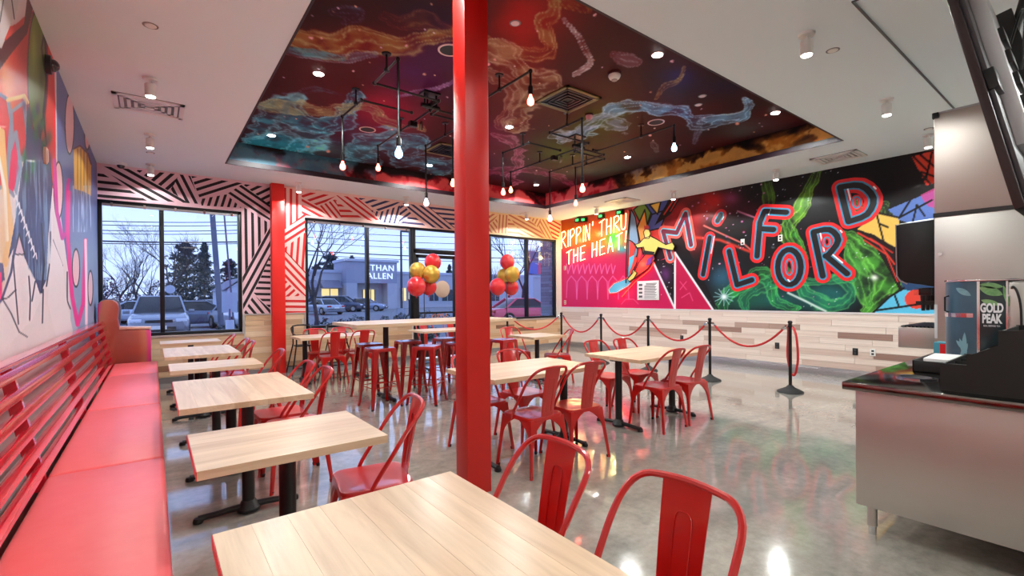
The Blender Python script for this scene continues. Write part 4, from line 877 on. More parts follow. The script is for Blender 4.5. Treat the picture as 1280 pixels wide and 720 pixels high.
chair(.75, 8.45, 90, 'red metal chair at the last bench table under the window', G1)
chair(2.50, 3.0, 2, 'red metal chair in front of the table right of the column, beside the column', G2)
chair(2.96, 2.99, -4, 'red metal chair with mottled light on its seat, table right of the column', G2)
chair(2.42, 3.66, 180, 'red metal chair behind the table right of the column, partly hidden by the column', G2)
chair(2.98, 3.70, 182, 'red metal chair behind the table right of the column, facing the camera', G2)
chair(4.30, 3.07, 2, 'red metal chair in front of the rope side table, left one', G3)
chair(4.80, 3.07, -2, 'red metal chair in front of the rope side table, right one', G3)
chair(4.36, 3.80, 180, 'red metal chair behind the rope side table, left one', G3)
chair(4.82, 3.74, 178, 'red metal chair behind the rope side table, right one', G3)
chair(2.34, 8.02, 0, 'red metal chair with its back to the camera in front of the pilaster side table', G4)
chair(2.86, 8.12, 0, 'red metal chair partly behind a bar stool at the pilaster side table', G4)
chair(2.30, 8.66, 180, 'left red metal chair behind the pilaster side table', G4)
chair(2.80, 8.70, 180, 'right red metal chair behind the pilaster side table', G4)
chair(4.50, 8.72, 180, 'left red metal chair behind the door side table', G4)
chair(5.02, 8.5, 180, 'right red metal chair behind the door side table beside the column', G4)
chair(5.30, 5.72, 60, 'red metal chair at the right of the small square table beside the rope', G4)
chair(5.06, 6.52, 175, 'red metal chair behind the small square table', G4)
st = make_stool(); G5 = 'red metal bar stools at the high table'
for i, (x, y, dg, lb) in enumerate(((2.33, 5.88, 4, 'nearest left dark red bar stool in front of the black table post'), (2.42, 6.5, -3, 'dark red bar stool behind the nearest left stool'), (2.90, 5.68, 42, 'dark red bar stool turned corner on at the near side middle of the high table'),
        (3.02, 6.52, 0, 'dark red bar stool right of the black table post on the far side'), (3.68, 6.55, 5, 'dark red bar stool on the far side beside the red column'), (4.22, 5.75, 8, 'dark red bar stool at the right end of the high table, right of the column'), (3.48, 5.78, 5, 'dark red bar stool on the near side hidden mostly by the column'))):
    if i == 0: st.location = (x, y, 0); st.rotation_euler = (0, 0, math.radians(dg)); tag(st, lb, 'stool', G5)
    else: copy_tree(st, (x, y, 0), math.radians(dg), lb, G5)['category'] = 'stool'
# two black metal high chairs against the plank wall
def highchair(x, y, rz, lb):
    t = tag(empty('high_chair', (x, y, 0), rz), lb, 'high chair')
    for sx in (-1, 1):
        for sy in (-1, 1): MB().tube([(sx * .24, sy * .24, 0), (sx * .14, sy * .13, .55), (sx * .14, sy * .13, .72 if sy < 0 else .88)], .013, 8).build('leg', BLACK, t)
    MB().box((0, 0, .52), (.28, .27, .025)).build('seat', BLACK, t, bevel=.008)
    MB().tube(smooth_path([(-.15, -.13, .72), (-.17, .05, .76), (-.14, .15, .88), (.14, .15, .88), (.17, .05, .76), (.15, -.13, .72)], 3), .014, 8).build('guard_rail', BLACK, t)
    MB().tube([(-.15, -.14, .72), (.15, -.14, .72)], .013, 8).build('guard_rail', BLACK, t); MB().tube([(-.21, -.21, .12), (.21, -.21, .12)], .01, 6).build('stretcher', BLACK, t); MB().tube([(-.21, .21, .12), (.21, .21, .12)], .01, 6).build('stretcher', BLACK, t)
highchair(2.22, 9.36, 0, 'black metal high chair standing against the plank wall right of the pilaster'); highchair(2.86, 9.38, .05, 'black metal high chair under the window behind the pilaster side table')

# bench: seat cushions, slatted back, base
bench = tag(empty('banquette_bench', (-.3, 4.5, 0)), 'long red bench with coral cushions and slatted red back along the mural wall', 'bench')
BL = bench.location
yc = [-1.2, .35, 1.9, 3.47, 5.28, 7.51, 8.87]
for a, b in zip(yc[:-1], yc[1:]):
    q = MB().span((-.455 - BL.x, a + .004 - BL.y, .39), (.045 - BL.x, b - .004 - BL.y, .48)); q.build('seat_cushion', VINYL, bench, bevel=.022, seg=4)
MB().span((-.44 - BL.x, -1.2 - BL.y, .0), (-.02 - BL.x, 8.87 - BL.y, .385)).build('base', mat('bench_base_red', (170, 22, 30), .4), bench, bevel=.004)
pts = [(-.475, .50), (-.59, 1.08)]
def bx(z): return -.475 - (z - .5) * .2
SL = mat('slat_gloss', (214, 26, 46), .2, coat=.8)
for i in range(6):
    z = .545 + i * .099; q = MB().box((bx(z) - BL.x + .02, (8.9 - 1.2) / 2 - BL.y, z), (.03, 10.1, .05), ry=-.19); q.build('slat', SL, bench, bevel=.003)
MB().box((bx(1.085) - .01 - BL.x, (8.9 - 1.2) / 2 - BL.y, 1.085), (.07, 10.1, .024), ry=0).build('top_rail', SL, bench, bevel=.003)
for y in [-1.1, .3, 1.9, 3.5, 5.4, 7.63, 8.85]:
    q = MB(); q.add([(bx(.4) - .06 - BL.x, y - .02 - BL.y, .4), (bx(.4) + .006 - BL.x, y - .02 - BL.y, .4), (bx(1.075) + .006 - BL.x, y - .02 - BL.y, 1.075), (bx(1.075) - .045 - BL.x, y - .02 - BL.y, 1.075)] + [(bx(.4) - .06 - BL.x, y + .02 - BL.y, .4), (bx(.4) + .006 - BL.x, y + .02 - BL.y, .4), (bx(1.075) + .006 - BL.x, y + .02 - BL.y, 1.075), (bx(1.075) - .045 - BL.x, y + .02 - BL.y, 1.075)],
        [(0, 1, 2, 3), (7, 6, 5, 4), (0, 4, 5, 1), (1, 5, 6, 2), (2, 6, 7, 3), (3, 7, 4, 0)]); q.build('back_post', SL, bench)
# winged booth end in marbled vinyl
def marble_vinyl():
    M = mat('marbled_orange_vinyl', (170, 66, 46), .32, coat=.3); t = M.node_tree; b = t.nodes['Principled BSDF']; N = t.nodes.new; L = t.links.new
    tcn = N('ShaderNodeTexCoord'); wv = N('ShaderNodeTexWave'); wv.inputs['Scale'].default_value = .5; wv.inputs['Distortion'].default_value = 3; wv.inputs['Detail'].default_value = 2
    r = N('ShaderNodeValToRGB'); e = r.color_ramp.elements; e[0].position = 0; e[0].color = (*hexc(150, 52, 38), 1); e[1].position = 1; e[1].color = (*hexc(214, 50, 130), 1); q = e.new(.5); q.color = (*hexc(166, 66, 48), 1); q = e.new(.93); q.color = (*hexc(190, 106, 78), 1)
    L(tcn.outputs['Object'], wv.inputs['Vector']); L(wv.outputs['Fac'], r.inputs[0]); L(r.outputs[0], b.inputs['Base Color']); return M
booth = tag(empty('booth_end_seat', (-.36, 9.2, 0)), 'winged booth end in marbled orange vinyl at the window end of the bench', 'booth'); MV = marble_vinyl()
prof = [(-.64, .0), (-.64, 1.30), (-.62, 1.37), (-.56, 1.405), (-.47, 1.40), (-.42, 1.36), (-.405, 1.28), (-.42, 1.12), (-.40, 1.0), (-.36, .965), (-.06, .95), (-.03, .92), (-.03, .0)]
MB().prism([(x + .36, z) for x, z in prof], 1, -.18, .13).build('side_panel', MV, booth, bevel=.018, seg=3)
MB().prism([(x + .36, z) for x, z in [(-.40, .965), (-.05, .955), (-.03, .94), (-.03, .985), (-.40, 1.0)]], 1, -.19, .14).build('arm_cap', mat('arm_cap_wood', (214, 170, 150), .4), booth, bevel=.004)
MB().prism([(-.655 + .36, .9), (-.655 + .36, 1.34), (-.6 + .36, 1.41), (-.49 + .36, 1.425), (-.41 + .36, 1.39), (-.385 + .36, 1.28), (-.395 + .36, 1.05)], 1, .10, .16).build('back_shell', mat('grey_blue_vinyl2', (84, 90, 112), .5), booth, bevel=.01)

# rope barrier
def post(x, y, lb):
    t = tag(empty('rope_post', (x, y, 0)), lb, 'rope post', 'black rope barrier posts')
    MB().lathe([(.17, .0), (.17, .012), (.16, .022), (.11, .045), (.06, .07), (.035, .095), (.03, .1)], n=28).build('base', mat('rope_base_rubber', (34, 34, 36), .55), t, smooth=True)
    MB().cyl((0, 0, .09), (0, 0, .97), .0225).build('pole', BLACK, t, smooth=True); MB().lathe([(.03, .93), (.032, .935), (.032, .955), (.024, .96), (.024, .985), (.03, .99), (.03, 1.015), (.02, 1.025), (.004, 1.028)]).build('cap', BLACK, t, smooth=True)
    for a in (1, -1): MB().tube([(0, a * .03, .945), (0, a * .055, .945), (0, a * .06, .93)], .005, 6).build('hook', CHROME, t)
PP = [(7.27, 2.94), (7.26, 4.16), (7.33, 5.42), (7.42, 6.66), (7.48, 7.92), (6.42, 8.58)]
PL_ = ['rope post nearest the counter with a loop of rope hanging on it', 'second rope post from the counter', 'third rope post from the counter', 'fourth rope post from the counter, behind the rope side table', 'corner rope post near the windows', 'last rope post behind the red column, under the balloons']
for p, l in zip(PP, PL_): post(*p, l)
for i, (a, b) in enumerate(zip(PP[:-1], PP[1:])):
    a = Vector((*a, .94)); b = Vector((*b, .94)); d_ = (b - a).normalized() * .06; P = []
    for k in range(17): f = k / 16; p = (a + d_).lerp(b - d_, f); p.z -= (.33 if i != 4 else .3) * (1 - (2 * f - 1) ** 2) + .0; P.append(p)
    r = tag(MB().tube(P, .016, 8).build('barrier_rope', ROPE, smooth=True), 'red rope hanging between the ' + ['first and second rope posts from the counter', 'second and third rope posts from the counter', 'third and fourth rope posts from the counter', 'fourth rope post and the corner post', 'corner rope post and the post behind the column'][i], 'rope', 'red barrier ropes')
    MB().tube([P[0] - d_ * .3, P[0], P[1].lerp(P[0], .5)], .02, 8).build('end_cap', CHROME, r); MB().tube([P[-1] + d_ * .3, P[-1], P[-2].lerp(P[-1], .5)], .02, 8).build('end_cap', CHROME, r)
P = smooth_path([(7.22, 2.88, .94), (7.13, 2.80, .80), (7.12, 2.78, .5), (7.17, 2.83, .30), (7.26, 2.9, .25), (7.35, 2.97, .30), (7.38, 3.02, .5), (7.33, 2.99, .8), (7.29, 2.97, .93)], 4)
tag(MB().tube(P, .016, 8).build('barrier_rope', ROPE, smooth=True), 'loop of red rope hanging down the rope post nearest the counter', 'rope', 'red barrier ropes')
for kk in (): pass
# balloons
GOLD = mat('balloon_gold', (206, 166, 70), .18, metal=.55); BRED = mat('balloon_red', (220, 28, 34), .2, coat=.6)
def balloon(u, v, y, r, M, lb, g):
    r *= 1.1
    x, _, z = on_y(u, v, y); t = tag(empty('balloon', (x, y, z)), lb, 'balloon', g)
    b_ = MB(); prof = [(max(1e-4, r * math.sin(math.pi * i / 14)) * (1 if i > 6 else 1 - .04 * (6 - i) / 6), -r * 1.08 * math.cos(math.pi * i / 14)) for i in range(15)]
    b_.lathe(prof, n=22); b_.build('skin', M, t, smooth=True); MB().cyl((0, 0, -r * 1.12 - .02), (0, 0, -r * 1.06), .018, .006, 8).build('knot', M, t)
g = 'balloons in the cluster by the door'; g2 = 'balloons in the cluster right of the column'
balloon(541, 328, 9.22, .165, BRED, 'red balloon at the top of the cluster by the door', g); balloon(522, 339, 9.2, .165, GOLD, 'gold balloon at the left of the cluster by the door', g); balloon(539, 343, 9.02, .17, GOLD, 'gold balloon at the centre of the cluster by the door', g)
balloon(520.5, 358, 9.03, .18, BRED, 'red balloon at the lower left of the cluster by the door', g); balloon(536, 359, 9.25, .155, BRED, 'red balloon at the lower right of the cluster by the door', g)
balloon(634, 327.5, 9.05, .16, BRED, 'red balloon at the top of the cluster right of the column', g2); balloon(640, 343, 8.95, .17, GOLD, 'gold balloon facing front in the cluster right of the column', g2); balloon(629.5, 345, 9.2, .155, GOLD, 'gold balloon tucked behind in the cluster right of the column', g2)
balloon(622, 358.5, 9.0, .175, BRED, 'red balloon at the lower left of the cluster right of the column', g2); balloon(639, 359.5, 9.2, .165, BRED, 'red balloon at the lower right of the cluster right of the column', g2)
def bstand(x, y, top, lb):
    t = tag(empty('balloon_stand', (x, y, 0)), lb, 'stand'); MB().cyl((0, 0, .02), (0, 0, top), .009, n=8).build('pole', BLACK, t); MB().lathe([(.14, 0), (.14, .015), (.03, .03), (.01, .04)]).build('base', BLACK, t)
x, _, z = on_y(530, 352, 9.12); bstand(x, 9.12, z, 'thin black stand holding the balloon cluster by the door')
x, _, z = on_y(633, 352, 9.08); bstand(x, 9.08, z, 'thin black stand holding the balloon cluster right of the column')
# door sign disc and lettering on the glass
sg = tag(empty('door_sign', tuple(on_y(553, 361.5, YB + .03))), 'round pale wooden sign hanging inside the glass door', 'sign')
MB().prism([(0 + .2 * math.cos(a * math.pi / 16), .2 * math.sin(a * math.pi / 16)) for a in range(32)], 1, -.0, .02).build('disc', mat('sign_wood', (196, 170, 150), .6), sg, bevel=.003)
def text_mesh(txt, size, ext=.01, name='lettering', mt=None, parent=None, loc=(0, 0, 0), rot=(math.pi / 2, 0, 0), sx=1, spacing=1.0, line=1.0, align='CENTER', sc=None, bold=0):
    cu = bpy.data.curves.new('t', 'FONT'); cu.body = txt; cu.size = size; cu.extrude = ext; cu.align_x = align; cu.align_y = 'CENTER'; cu.space_character = spacing; cu.space_line = line; cu.resolution_u = 3; cu.offset = bold
    o = bpy.data.objects.new('t', cu); COL.objects.link(o); dg = bpy.context.evaluated_depsgraph_get(); me = bpy.data.meshes.new_from_object(o.evaluated_get(dg)); bpy.data.objects.remove(o)
    me.name = name; me.materials.clear(); me.materials.append(mt); q = bpy.data.objects.new(name, me); COL.objects.link(q); q.parent = parent; q.location = loc; q.rotation_euler = rot; q.scale = sc or (sx, 1, 1); return q
tag(text_mesh('OPEN', .16, .002, 'door_lettering', mat('letter_orange', (220, 130, 60), .5), door, tuple(on_y(549, 394, YB + .03)), (math.pi / 2, 0, math.pi)), 'orange word OPEN seen mirrored on the door glass')
# ------------------------------------------------------------------ ceiling fixtures
def spot(x, y, z, lb, power=LAMP_W, wall=None):
    t = tag(empty('spotlight', (x, y, z)), lb, 'spotlight', 'white cylinder spotlights on the ceiling')
    MB().lathe([(.06, -.02), (.062, 0)], n=20).build('canopy', TRIM_WHITE, t); MB().cyl((0, 0, -.02), (0, 0, -.06), .012).build('stem', TRIM_WHITE, t)
    MB().lathe([(.045, -.175), (.047, -.06), (.04, -.052)], n=20).build('lamp_housing', TRIM_WHITE, t, smooth=True); MB().lathe([(.036, -.181), (.038, -.174)], n=16).build('lens', LENS, t)
    lamp('spot_light', 'SPOT', (0, 0, -.19), power, (.95, 1, .98), .04, parent=t).data.spot_size = math.radians(150); 
    return t
spot(-.0, 5.72, ZC, 'spotlight over the bench nearest the camera, above the ceiling vent', 16); spot(-.01, 7.67, ZC, 'second spotlight over the bench, beyond the ceiling vent', 16); spot(-.01, 9.35, ZC, 'spotlight over the bench nearest the window', 14)
spot(2.16, 9.3, ZC, 'spotlight right above the red pilaster'); spot(4.3, 9.3, ZC, 'spotlight over the navy stripes above the window'); spot(7.6, 9.3, ZC, 'spotlight at the window corner over the beige stripes')
spot(4.27, 1.59, ZC, 'largest spotlight, near the silver ceiling trim corner'); spot(6.42, 1.6, ZC, 'second spotlight along the silver ceiling trim'); spot(8.3, 1.62, ZC, 'spotlight above the steel ice machine side')
spot(8.5, 3.65, ZC, 'spotlight above the painted letter F'); spot(8.5, 5.65, ZC, 'spotlight above the sail of the windsurfer'); spot(8.5, 7.75, ZC, 'spotlight above the end of the neon lettering')
spot(2.1, 1.6, ZC, 'spotlight over the nearest table, out of view above', 16); spot(-.0, 3.7, ZC, 'spotlight over the bench, out of view above', 14); spot(-.0, 1.6, ZC, 'spotlight over the bench beside the camera, out of view', 14)
# recessed lamps in the painted ceiling
n_ = 0
RL = {(1.49, 5.47): 'bright recessed lamp in the dark red part of the painted ceiling', (1.47, 7.97): 'recessed lamp in the teal smoke of the painted ceiling', (4.2, 5.53): 'recessed lamp right of the column in the painted ceiling', (4.19, 2.96): 'bright recessed lamp near the right edge of the painted ceiling', (6.85, 5.49): 'recessed lamp above the flame border by the right fixture', (6.88, 8.07): 'recessed lamp in the far right corner of the painted ceiling', (6.84, 2.94): 'recessed lamp at the near right corner of the painted ceiling', (1.49, 2.95): 'recessed lamp near the left front corner of the painted ceiling', (4.2, 8.05): 'recessed lamp far in the painted ceiling above the last left bulb'}
RING = mat('ring_pale', (226, 196, 196), .4)
for (x, y), lb in RL.items():
    t = tag(empty('recessed_lamp', (x, y, ZR)), lb, 'ceiling lamp', 'recessed lamps in the painted ceiling')
    MB().lathe([(.06, -.006), (.065, 0)], n=20).build('rim', RING, t); MB().lathe([(.05, -.009), (.052, -.003)], n=20).build('lens', mat('bright_lens', (255, 250, 245), .3, emit=(255, 248, 240), estr=60), t)
    lamp('recessed_light', 'SPOT', (0, 0, -.03), LAMP_W * 1.7, (.95, 1, .98), .05, parent=t).data.spot_size = math.radians(150)
for (x, y, lb) in ((2.56, 6.86, 'round black speaker with pale ring beside the left pipe fixture'), (2.41, 4.16, 'round black speaker with pale ring behind the column top'), (5.8, 4.13, 'round black speaker with pale ring beside the blue smoke')):
    t = tag(empty('ceiling_speaker', (x, y, ZR)), lb, 'speaker', 'round speakers in the painted ceiling')
    q = MB(); n = 28; V = []; 
    for r, z in ((.12, 0), (.12, -.008), (.1, -.008), (.1, 0)): V += [(r * math.cos(2 * math.pi * j / n), r * math.sin(2 * math.pi * j / n), z) for j in range(n)]
    q.add(V, [(i * n + j, i * n + (j + 1) % n, (i + 1) * n + (j + 1) % n, (i + 1) * n + j) for i in range(3) for j in range(n)]).build('ring', RING, t); MB().lathe([(.1, -.006), (.101, 0)], n=28).build('grille', DARK_SLOT, t)
def square_vent(x, y, z, s, lb, M1, M2, lx=None):
    sx = s; sy = lx or s
    t = tag(empty('ceiling_vent', (x, y, z)), lb, 'vent'); MB().box((0, 0, -.003), (sx, sy, .006)).build('backing', DARK_SLOT if M1 is BLACK else mat('vent_shadow', (120, 118, 116), .6), t)
    for i in range(5):
        k = 1 - i * .19; w_ = .045 if i == 0 else (.02 if M1 is BLACK else .032); q = MB(); a, b = sx * k / 2, sy * k / 2
        q.box((0, b - w_ / 2, -.012), (2 * a, w_, .014)).box((0, -b + w_ / 2, -.012), (2 * a, w_, .014)).box((a - w_ / 2, 0, -.012), (w_, 2 * b, .014)).box((-a + w_ / 2, 0, -.012), (w_, 2 * b, .014))
        q.build('vane' if i else 'frame', M1 if i else M2, t)
    return t
square_vent(4.22, 4.32, ZR, .6, 'square black ceiling vent with stepped vanes in the painted ceiling', BLACK, mat('painted_frame', (120, 110, 60), .5)); square_vent(4.0, 7.02, ZR, .6, 'square black ceiling vent partly hidden behind the column', BLACK, mat('painted_frame', (120, 110, 60), .5))
square_vent(-.01, 6.53, ZC, .62, 'white ceiling vent above the bench between two spotlights', TRIM_WHITE, TRIM_WHITE, .5)
square_vent(8.5, 2.73, ZC, .5, 'white ceiling vent above the painted letter D', TRIM_WHITE, TRIM_WHITE, .62); square_vent(8.42, 6.9, ZC, .5, 'white ceiling vent above the neon lettering', TRIM_WHITE, TRIM_WHITE, .6)
for x, y, s, lb in ((4.15, 3.5, .07, 'larger white smoke detector on the painted ceiling with dark strobe above'), (4.8, 4.5, .05, 'small dark and pink detector on the painted ceiling below the vent')):
    t = tag(empty('smoke_detector', (x, y, ZR)), lb, 'smoke detector'); MB().lathe([(s * .5, -.075), (s * .8, -.06), (s, -.03), (s * .9, 0)]).build('housing', TRIM_WHITE if s > .06 else mat('detector_pink', (220, 150, 160), .4), t, smooth=True); MB().lathe([(s * 1.05, -.02), (s * 1.1, 0)]).build('base', mat('detector_base', (70, 14, 24), .5), t)
    MB().lathe([(s * .45, -.082), (s * .5, -.075)]).build('sensor_cap', mat('detector_cap', (160, 150, 150), .4), t)
for u, v, z, lb in ((188, 32, ZC, 'small round sprinkler cover above the bench nearest the camera'), (188, 191, ZC, 'small round sprinkler cover above the bench near the window'), (1041, 63, ZC, 'small round sprinkler cover beside the largest spotlight'), (1161, 161, ZC, 'small round sprinkler cover near the steel ice machine'), (780, 253, ZC, None), (398, 238, ZC, 'small round sprinkler cover above the red stripes'), (652, 267, ZC, 'small round sprinkler cover near the beige stripes'), (644, 29, ZR, 'white round cover plate on the bright red patch of the painted ceiling'), (878, 120, ZR, 'pale cover plate near the right edge of the painted ceiling, upper'), (873, 131, ZR, 'pale cover plate near the right edge of the painted ceiling, lower')):
    if not lb: continue
    x, y, _ = on_z(u, v, z); t = tag(empty('sprinkler_cover', (x, y, z)), lb, 'sprinkler'); MB().lathe([(.034, -.008), (.04, -.003), (.04, 0)]).build('cover', TRIM_WHITE if z == ZC else RING, t); MB().lathe([(.052, -.002), (.053, 0)]).build('gap_ring', mat('gap_grey', (120, 118, 118), .6), t)
def dome(loc, lb, rot=(0, 0, 0)):
    t = tag(empty('security_camera', loc), lb, 'camera'); t.rotation_euler = rot
    MB().lathe([(.055, -.04), (.075, -.035), (.08, 0)]).build('housing', TRIM_WHITE if rot == (0, 0, 0) else BLACK, t, smooth=True); MB().sphere((0, 0, -.04), .052, 16, 8, (1, 1, .9)).build('dome', mat('dark_dome', (10, 10, 12), .08, coat=1), t, smooth=True)
    MB().cyl((0, .045, -.06), (0, .052, -.068), .012).build('lens', mat('lens_pink', (200, 120, 130), .2), t)
dome((-.38, 9.55, ZC), 'white domed security camera on the ceiling in the left window corner')
x, y, z = on_x(57, 80, XL); dome((XL, y, z), 'black domed security camera on the green part of the left mural', (0, -math.pi / 2, 0))
x, y, z = on_x(54, 194, XL); tag(MB().lathe([(.05, 0), (.05, .02), (.035, .03)]).build('round_cover', mat('peach_plastic', (222, 170, 150), .5)), 'small peach coloured plate on the leafy part of the left mural', 'wall plate').location = (XL, y, z)
bpy.data.objects['round_cover'].rotation_euler = (0, math.pi / 2, 0); bpy.data.objects['round_cover'].scale = (1.4, .6, 1)

# two black pipe fixtures with hanging bulbs
def emis(n, c, s): return mat(n, c, .3, emit=c, estr=s)
BULB = dict(blue=(emis('bulb_blue', (130, 195, 255), 9), (.25, .5, 1)), red=(emis('bulb_red', (255, 96, 78), 7), (1, .12, .07)), orange=(emis('bulb_orange', (255, 140, 90), 8), (1, .3, .12)), white=(emis('bulb_white', (200, 225, 255), 12), (.75, .87, 1)))
ZP = 3.74; KF = (3.74 - 1.415) / (3.66 - 1.415)
def fixture(hx, hy, cols, lb):
    t = tag(empty('pipe_light_fixture', (hx * KF, hy * KF, ZP)), lb, 'ceiling light')
    R_ = .013; up = ZR - ZP
    MB().cyl((-.12, 0, 0), (.12, 0, 0), .024, n=10).cyl((0, -.12, .03), (0, .12, .03), .024, n=10).cyl((-.08, 0, 0), (-.08, 0, up - .02), R_).cyl((.08, 0, 0), (.08, 0, up - .02), R_).cyl((0, .08, 0), (0, .08, up - .02), R_).box((0, .02, up - .012), (.22, .16, .02)).build('junction_hub', BLACK, t)
    def joint(m_, p, ax=None): m_.sphere(p, .024, 10, 6)
    A = [([(0, -.2), (-.76, -.2), (-.77, -.82)], 2.72, cols[0], (-.77, -.55)), ([(-.1, .3), (-.72, .3), (-.74, .92)], 2.99, cols[1], (-.74, .42)), ([(.05, .1), (.05, 1.76)], 3.28, cols[2], (.05, .95)),
         ([(.62, .05), (.62, 1.34)], 2.76, cols[3], (.62, .75)), ([(.3, -.02), (.39, -.02), (.39, -1.38)], 3.31, cols[4], (.39, -.85)), ([(.12, .2), (.8, .2), (.8, .86)], 2.98, cols[5], (.8, .6))]
    for path, zb, col, fl in A:
        path = [(x * KF, y * KF) for x, y in path]; fl = (fl[0] * KF, fl[1] * KF); zb = H + (zb - H) * KF
        P3 = [(0 if i == 0 and abs(p[0]) < .2 else p[0], p[1], .0) for i, p in enumerate(path)]
        pts_ = [(path[0][0], 0 if abs(path[0][1]) <= .3 else path[0][1], 0)] + [(x, y, 0) for x, y in path]; e = path[-1]; zl = zb + .15 - ZP
        q = MB()
        if abs(path[0][0] - .62 * KF) < .001 and abs(path[0][1] - .05 * KF) < .001: pts_ = [(.1, .05, 0), (path[0][0], .05, 0), (*path[1], 0)]
        for a, b in zip(pts_[:-1], pts_[1:]): 
            if (Vector(a) - Vector(b)).length > .01: q.cyl(a, b, R_, n=8)
            joint(q, b)
        q.cyl((e[0], e[1], 0), (e[0], e[1], zl), R_, n=8)
        arm = q.build('pipe_arm', BLACK, t, smooth=True)
        q = MB().lathe([(.014, .07), (.026, .05), (.026, -.02), (.02, -.03)], (e[0], e[1], zl), 12).build('bulb_socket', BLACK, t)
        Mb, lc = BULB[col]
        MB().lathe([(.014, 0), (.018, -.02), (.034, -.055), (.037, -.075), (.032, -.098), (.015, -.112), (.003, -.115)], (e[0], e[1], zl - .03), 14).build('bulb', Mb, q, smooth=True)
        lamp('bulb_light', 'POINT', (e[0], e[1], zl - .11), 3.5 if col != 'white' else 5, lc, .045, parent=t)
        fx = MB().cyl((fl[0], fl[1], 0), (fl[0], fl[1], up), .01, n=8).lathe([(.045, up - .012), (.05, up)], (fl[0], fl[1], 0), 14).lathe([(.022, -.02), (.03, 0), (.022, .02)], (fl[0], fl[1], 0), 10).build('ceiling_flange', BLACK, t)
    # gauge disc
    g_ = MB().box((.06, .62, -.02), (.1, .07, .07)).build('gauge_box', BLACK, t); MB().cyl((.14, .58, -.03), (.17, .56, -.035), .06, n=20).build('gauge_glass', mat('gauge_face', (130, 120, 100), .15, metal=.4), g_)
fixture(2.63, 5.0, ['blue', 'red', 'red', 'white', 'red', 'orange'], 'black pipe light fixture left of the square red column with blue and red bulbs')
fixture(5.13, 5.03, ['red', 'red', 'orange', 'white', 'blue', 'red'], 'black pipe light fixture right of the square red column with red and blue bulbs')

# ------------------------------------------------------------------ counter, drinks machines, organiser, screen
CX, CYY, CZ = 3.25, 1.03, .89
ct = tag(empty('steel_counter', (CX, CYY, 0)), 'long stainless steel service counter on short legs at the right', 'counter')
DTOP = mat('counter_top_steel', (128, 124, 120), .09, metal=1)
MB().span((0, -2.4, CZ - .045), (3.4, 0, CZ)).build('worktop', DTOP, ct, bevel=.004)
MB().span((.045, -2.35, .17), (3.36, -.055, CZ - .045)).build('cabinet_body', STEEL, ct, bevel=.003)
for x in (.1, 1.7, 3.2):
    for y in (-.12, -1.2, -2.25): l = MB().cyl((x, y, .05), (x, y, .17), .024, n=14).build('leg', STEEL, ct, smooth=True); MB().cyl((x, y, 0), (x, y, .055), .02, n=14).build('foot', CHROME, l)
# waste ring set in the top
x, y, _ = on_z(1145, 473.5, CZ); t = tag(empty('waste_chute_ring', (x, y, CZ)), 'round chrome waste ring set in the counter top near its corner', 'trash chute')
q = MB(); n = 28; V = []
for r, z in ((.1, 0), (.1, .012), (.075, .012), (.075, .001)): V += [(r * math.cos(2 * math.pi * j / n), r * math.sin(2 * math.pi * j / n), z) for j in range(n)]
q.add(V, [(i * n + j, i * n + (j + 1) % n, (i + 1) * n + (j + 1) % n, (i + 1) * n + j) for i in range(3) for j in range(n)]).build('ring', CHROME, t, smooth=True); MB().lathe([(.075, .001), (.074, .003)], n=28).build('opening', mat('opening_black', (8, 8, 8), .5), t)
# fountain machine with ice bin on top
fm = tag(empty('drink_fountain', (5.47, 1.03, CZ)), 'tall stainless drink fountain with ice maker on top at the right', 'drink machine')
MB().span((0, -.95, .06), (.9, 0, 1.19)).build('body', STEEL, fm, bevel=.006)
for fx_ in (.06, .84):
    for fy in (-.9, -.07): MB().cyl((fx_, fy, 0), (fx_, fy, .07), .025, n=12).build('foot', BLACK, fm)
MB().span((.0, -.95, 1.215), (.9, -.0, 2.09)).build('ice_maker', mat('steel_brown', (188, 178, 170), .5, metal=1, bump=.03, bscale=150), fm, bevel=.01)
MB().span((-.006, -.95, 1.185), (.9, .006, 1.22)).build('seam_strip', mat('seam_dark', (40, 38, 38), .4), fm); MB().box((.01, -.012, 2.075), (.05, .045, .05)).build('corner_cap', BLACK, fm, bevel=.005); MB().span((-.004, -.95, 2.085), (.9, .004, 2.10)).build('top_edge', SILVER, fm)
hd = MB().prism([(.0, .58), (.0, 1.17), (.27, 1.15), (.28, 1.1), (.262, .68), (.245, .635), (.20, .605)], 0, .02, .88)
hd = MB(); hd.prism([(0, 1.17), (.27, 1.15), (.275, 1.12), (.262, .7), (.25, .655), (.21, .62), (.0, .575)], 0, .02, .88).build('merchandiser_hood', mat('gloss_black', (8, 8, 9), .4), fm, bevel=.006)
MB().tube([(.015, 0, 1.175), (.015, .272, 1.155), (.015, .265, .68), (.015, .24, .635), (.015, .19, .605)], .006, 6).build('hood_edge', SILVER, fm)
for k in range(5):
    v_ = MB().box((.12 + k * .16, .1, .535), (.07, .12, .07)).build('valve_block', CLEAR if k == 0 else BLACK, fm, bevel=.004); MB().cyl((.12 + k * .16, .1, .5), (.12 + k * .16, .1, .36), .022, .014, 12).build('nozzle', BLACK, v_); MB().box((.12 + k * .16, .05, .43), (.03, .2, .035)).build('lever', BLACK, v_)
tray = MB().span((.02, .0, .02), (.88, .26, .21)).build('drip_tray', STEEL, fm, bevel=.008)
gq = MB()
for k in range(9): gq.box((.45, .02 + .027 * k, .215), (.84, .012, .012))
gq.build('drip_grate', BLACK, tray); MB().span((.3, -.005, -.0), (.6, .24, .02)).build('tray_support', STEEL, tray)
MB().cyl((-.004, -.04, .86), (-.012, -.04, .86), .016, n=14).build('lock', CHROME, fm)
MB().span((-.002, -.02, .12), (.0, .0, .42)).build('care_label', mat('label_white', (224, 224, 226), .5), fm)
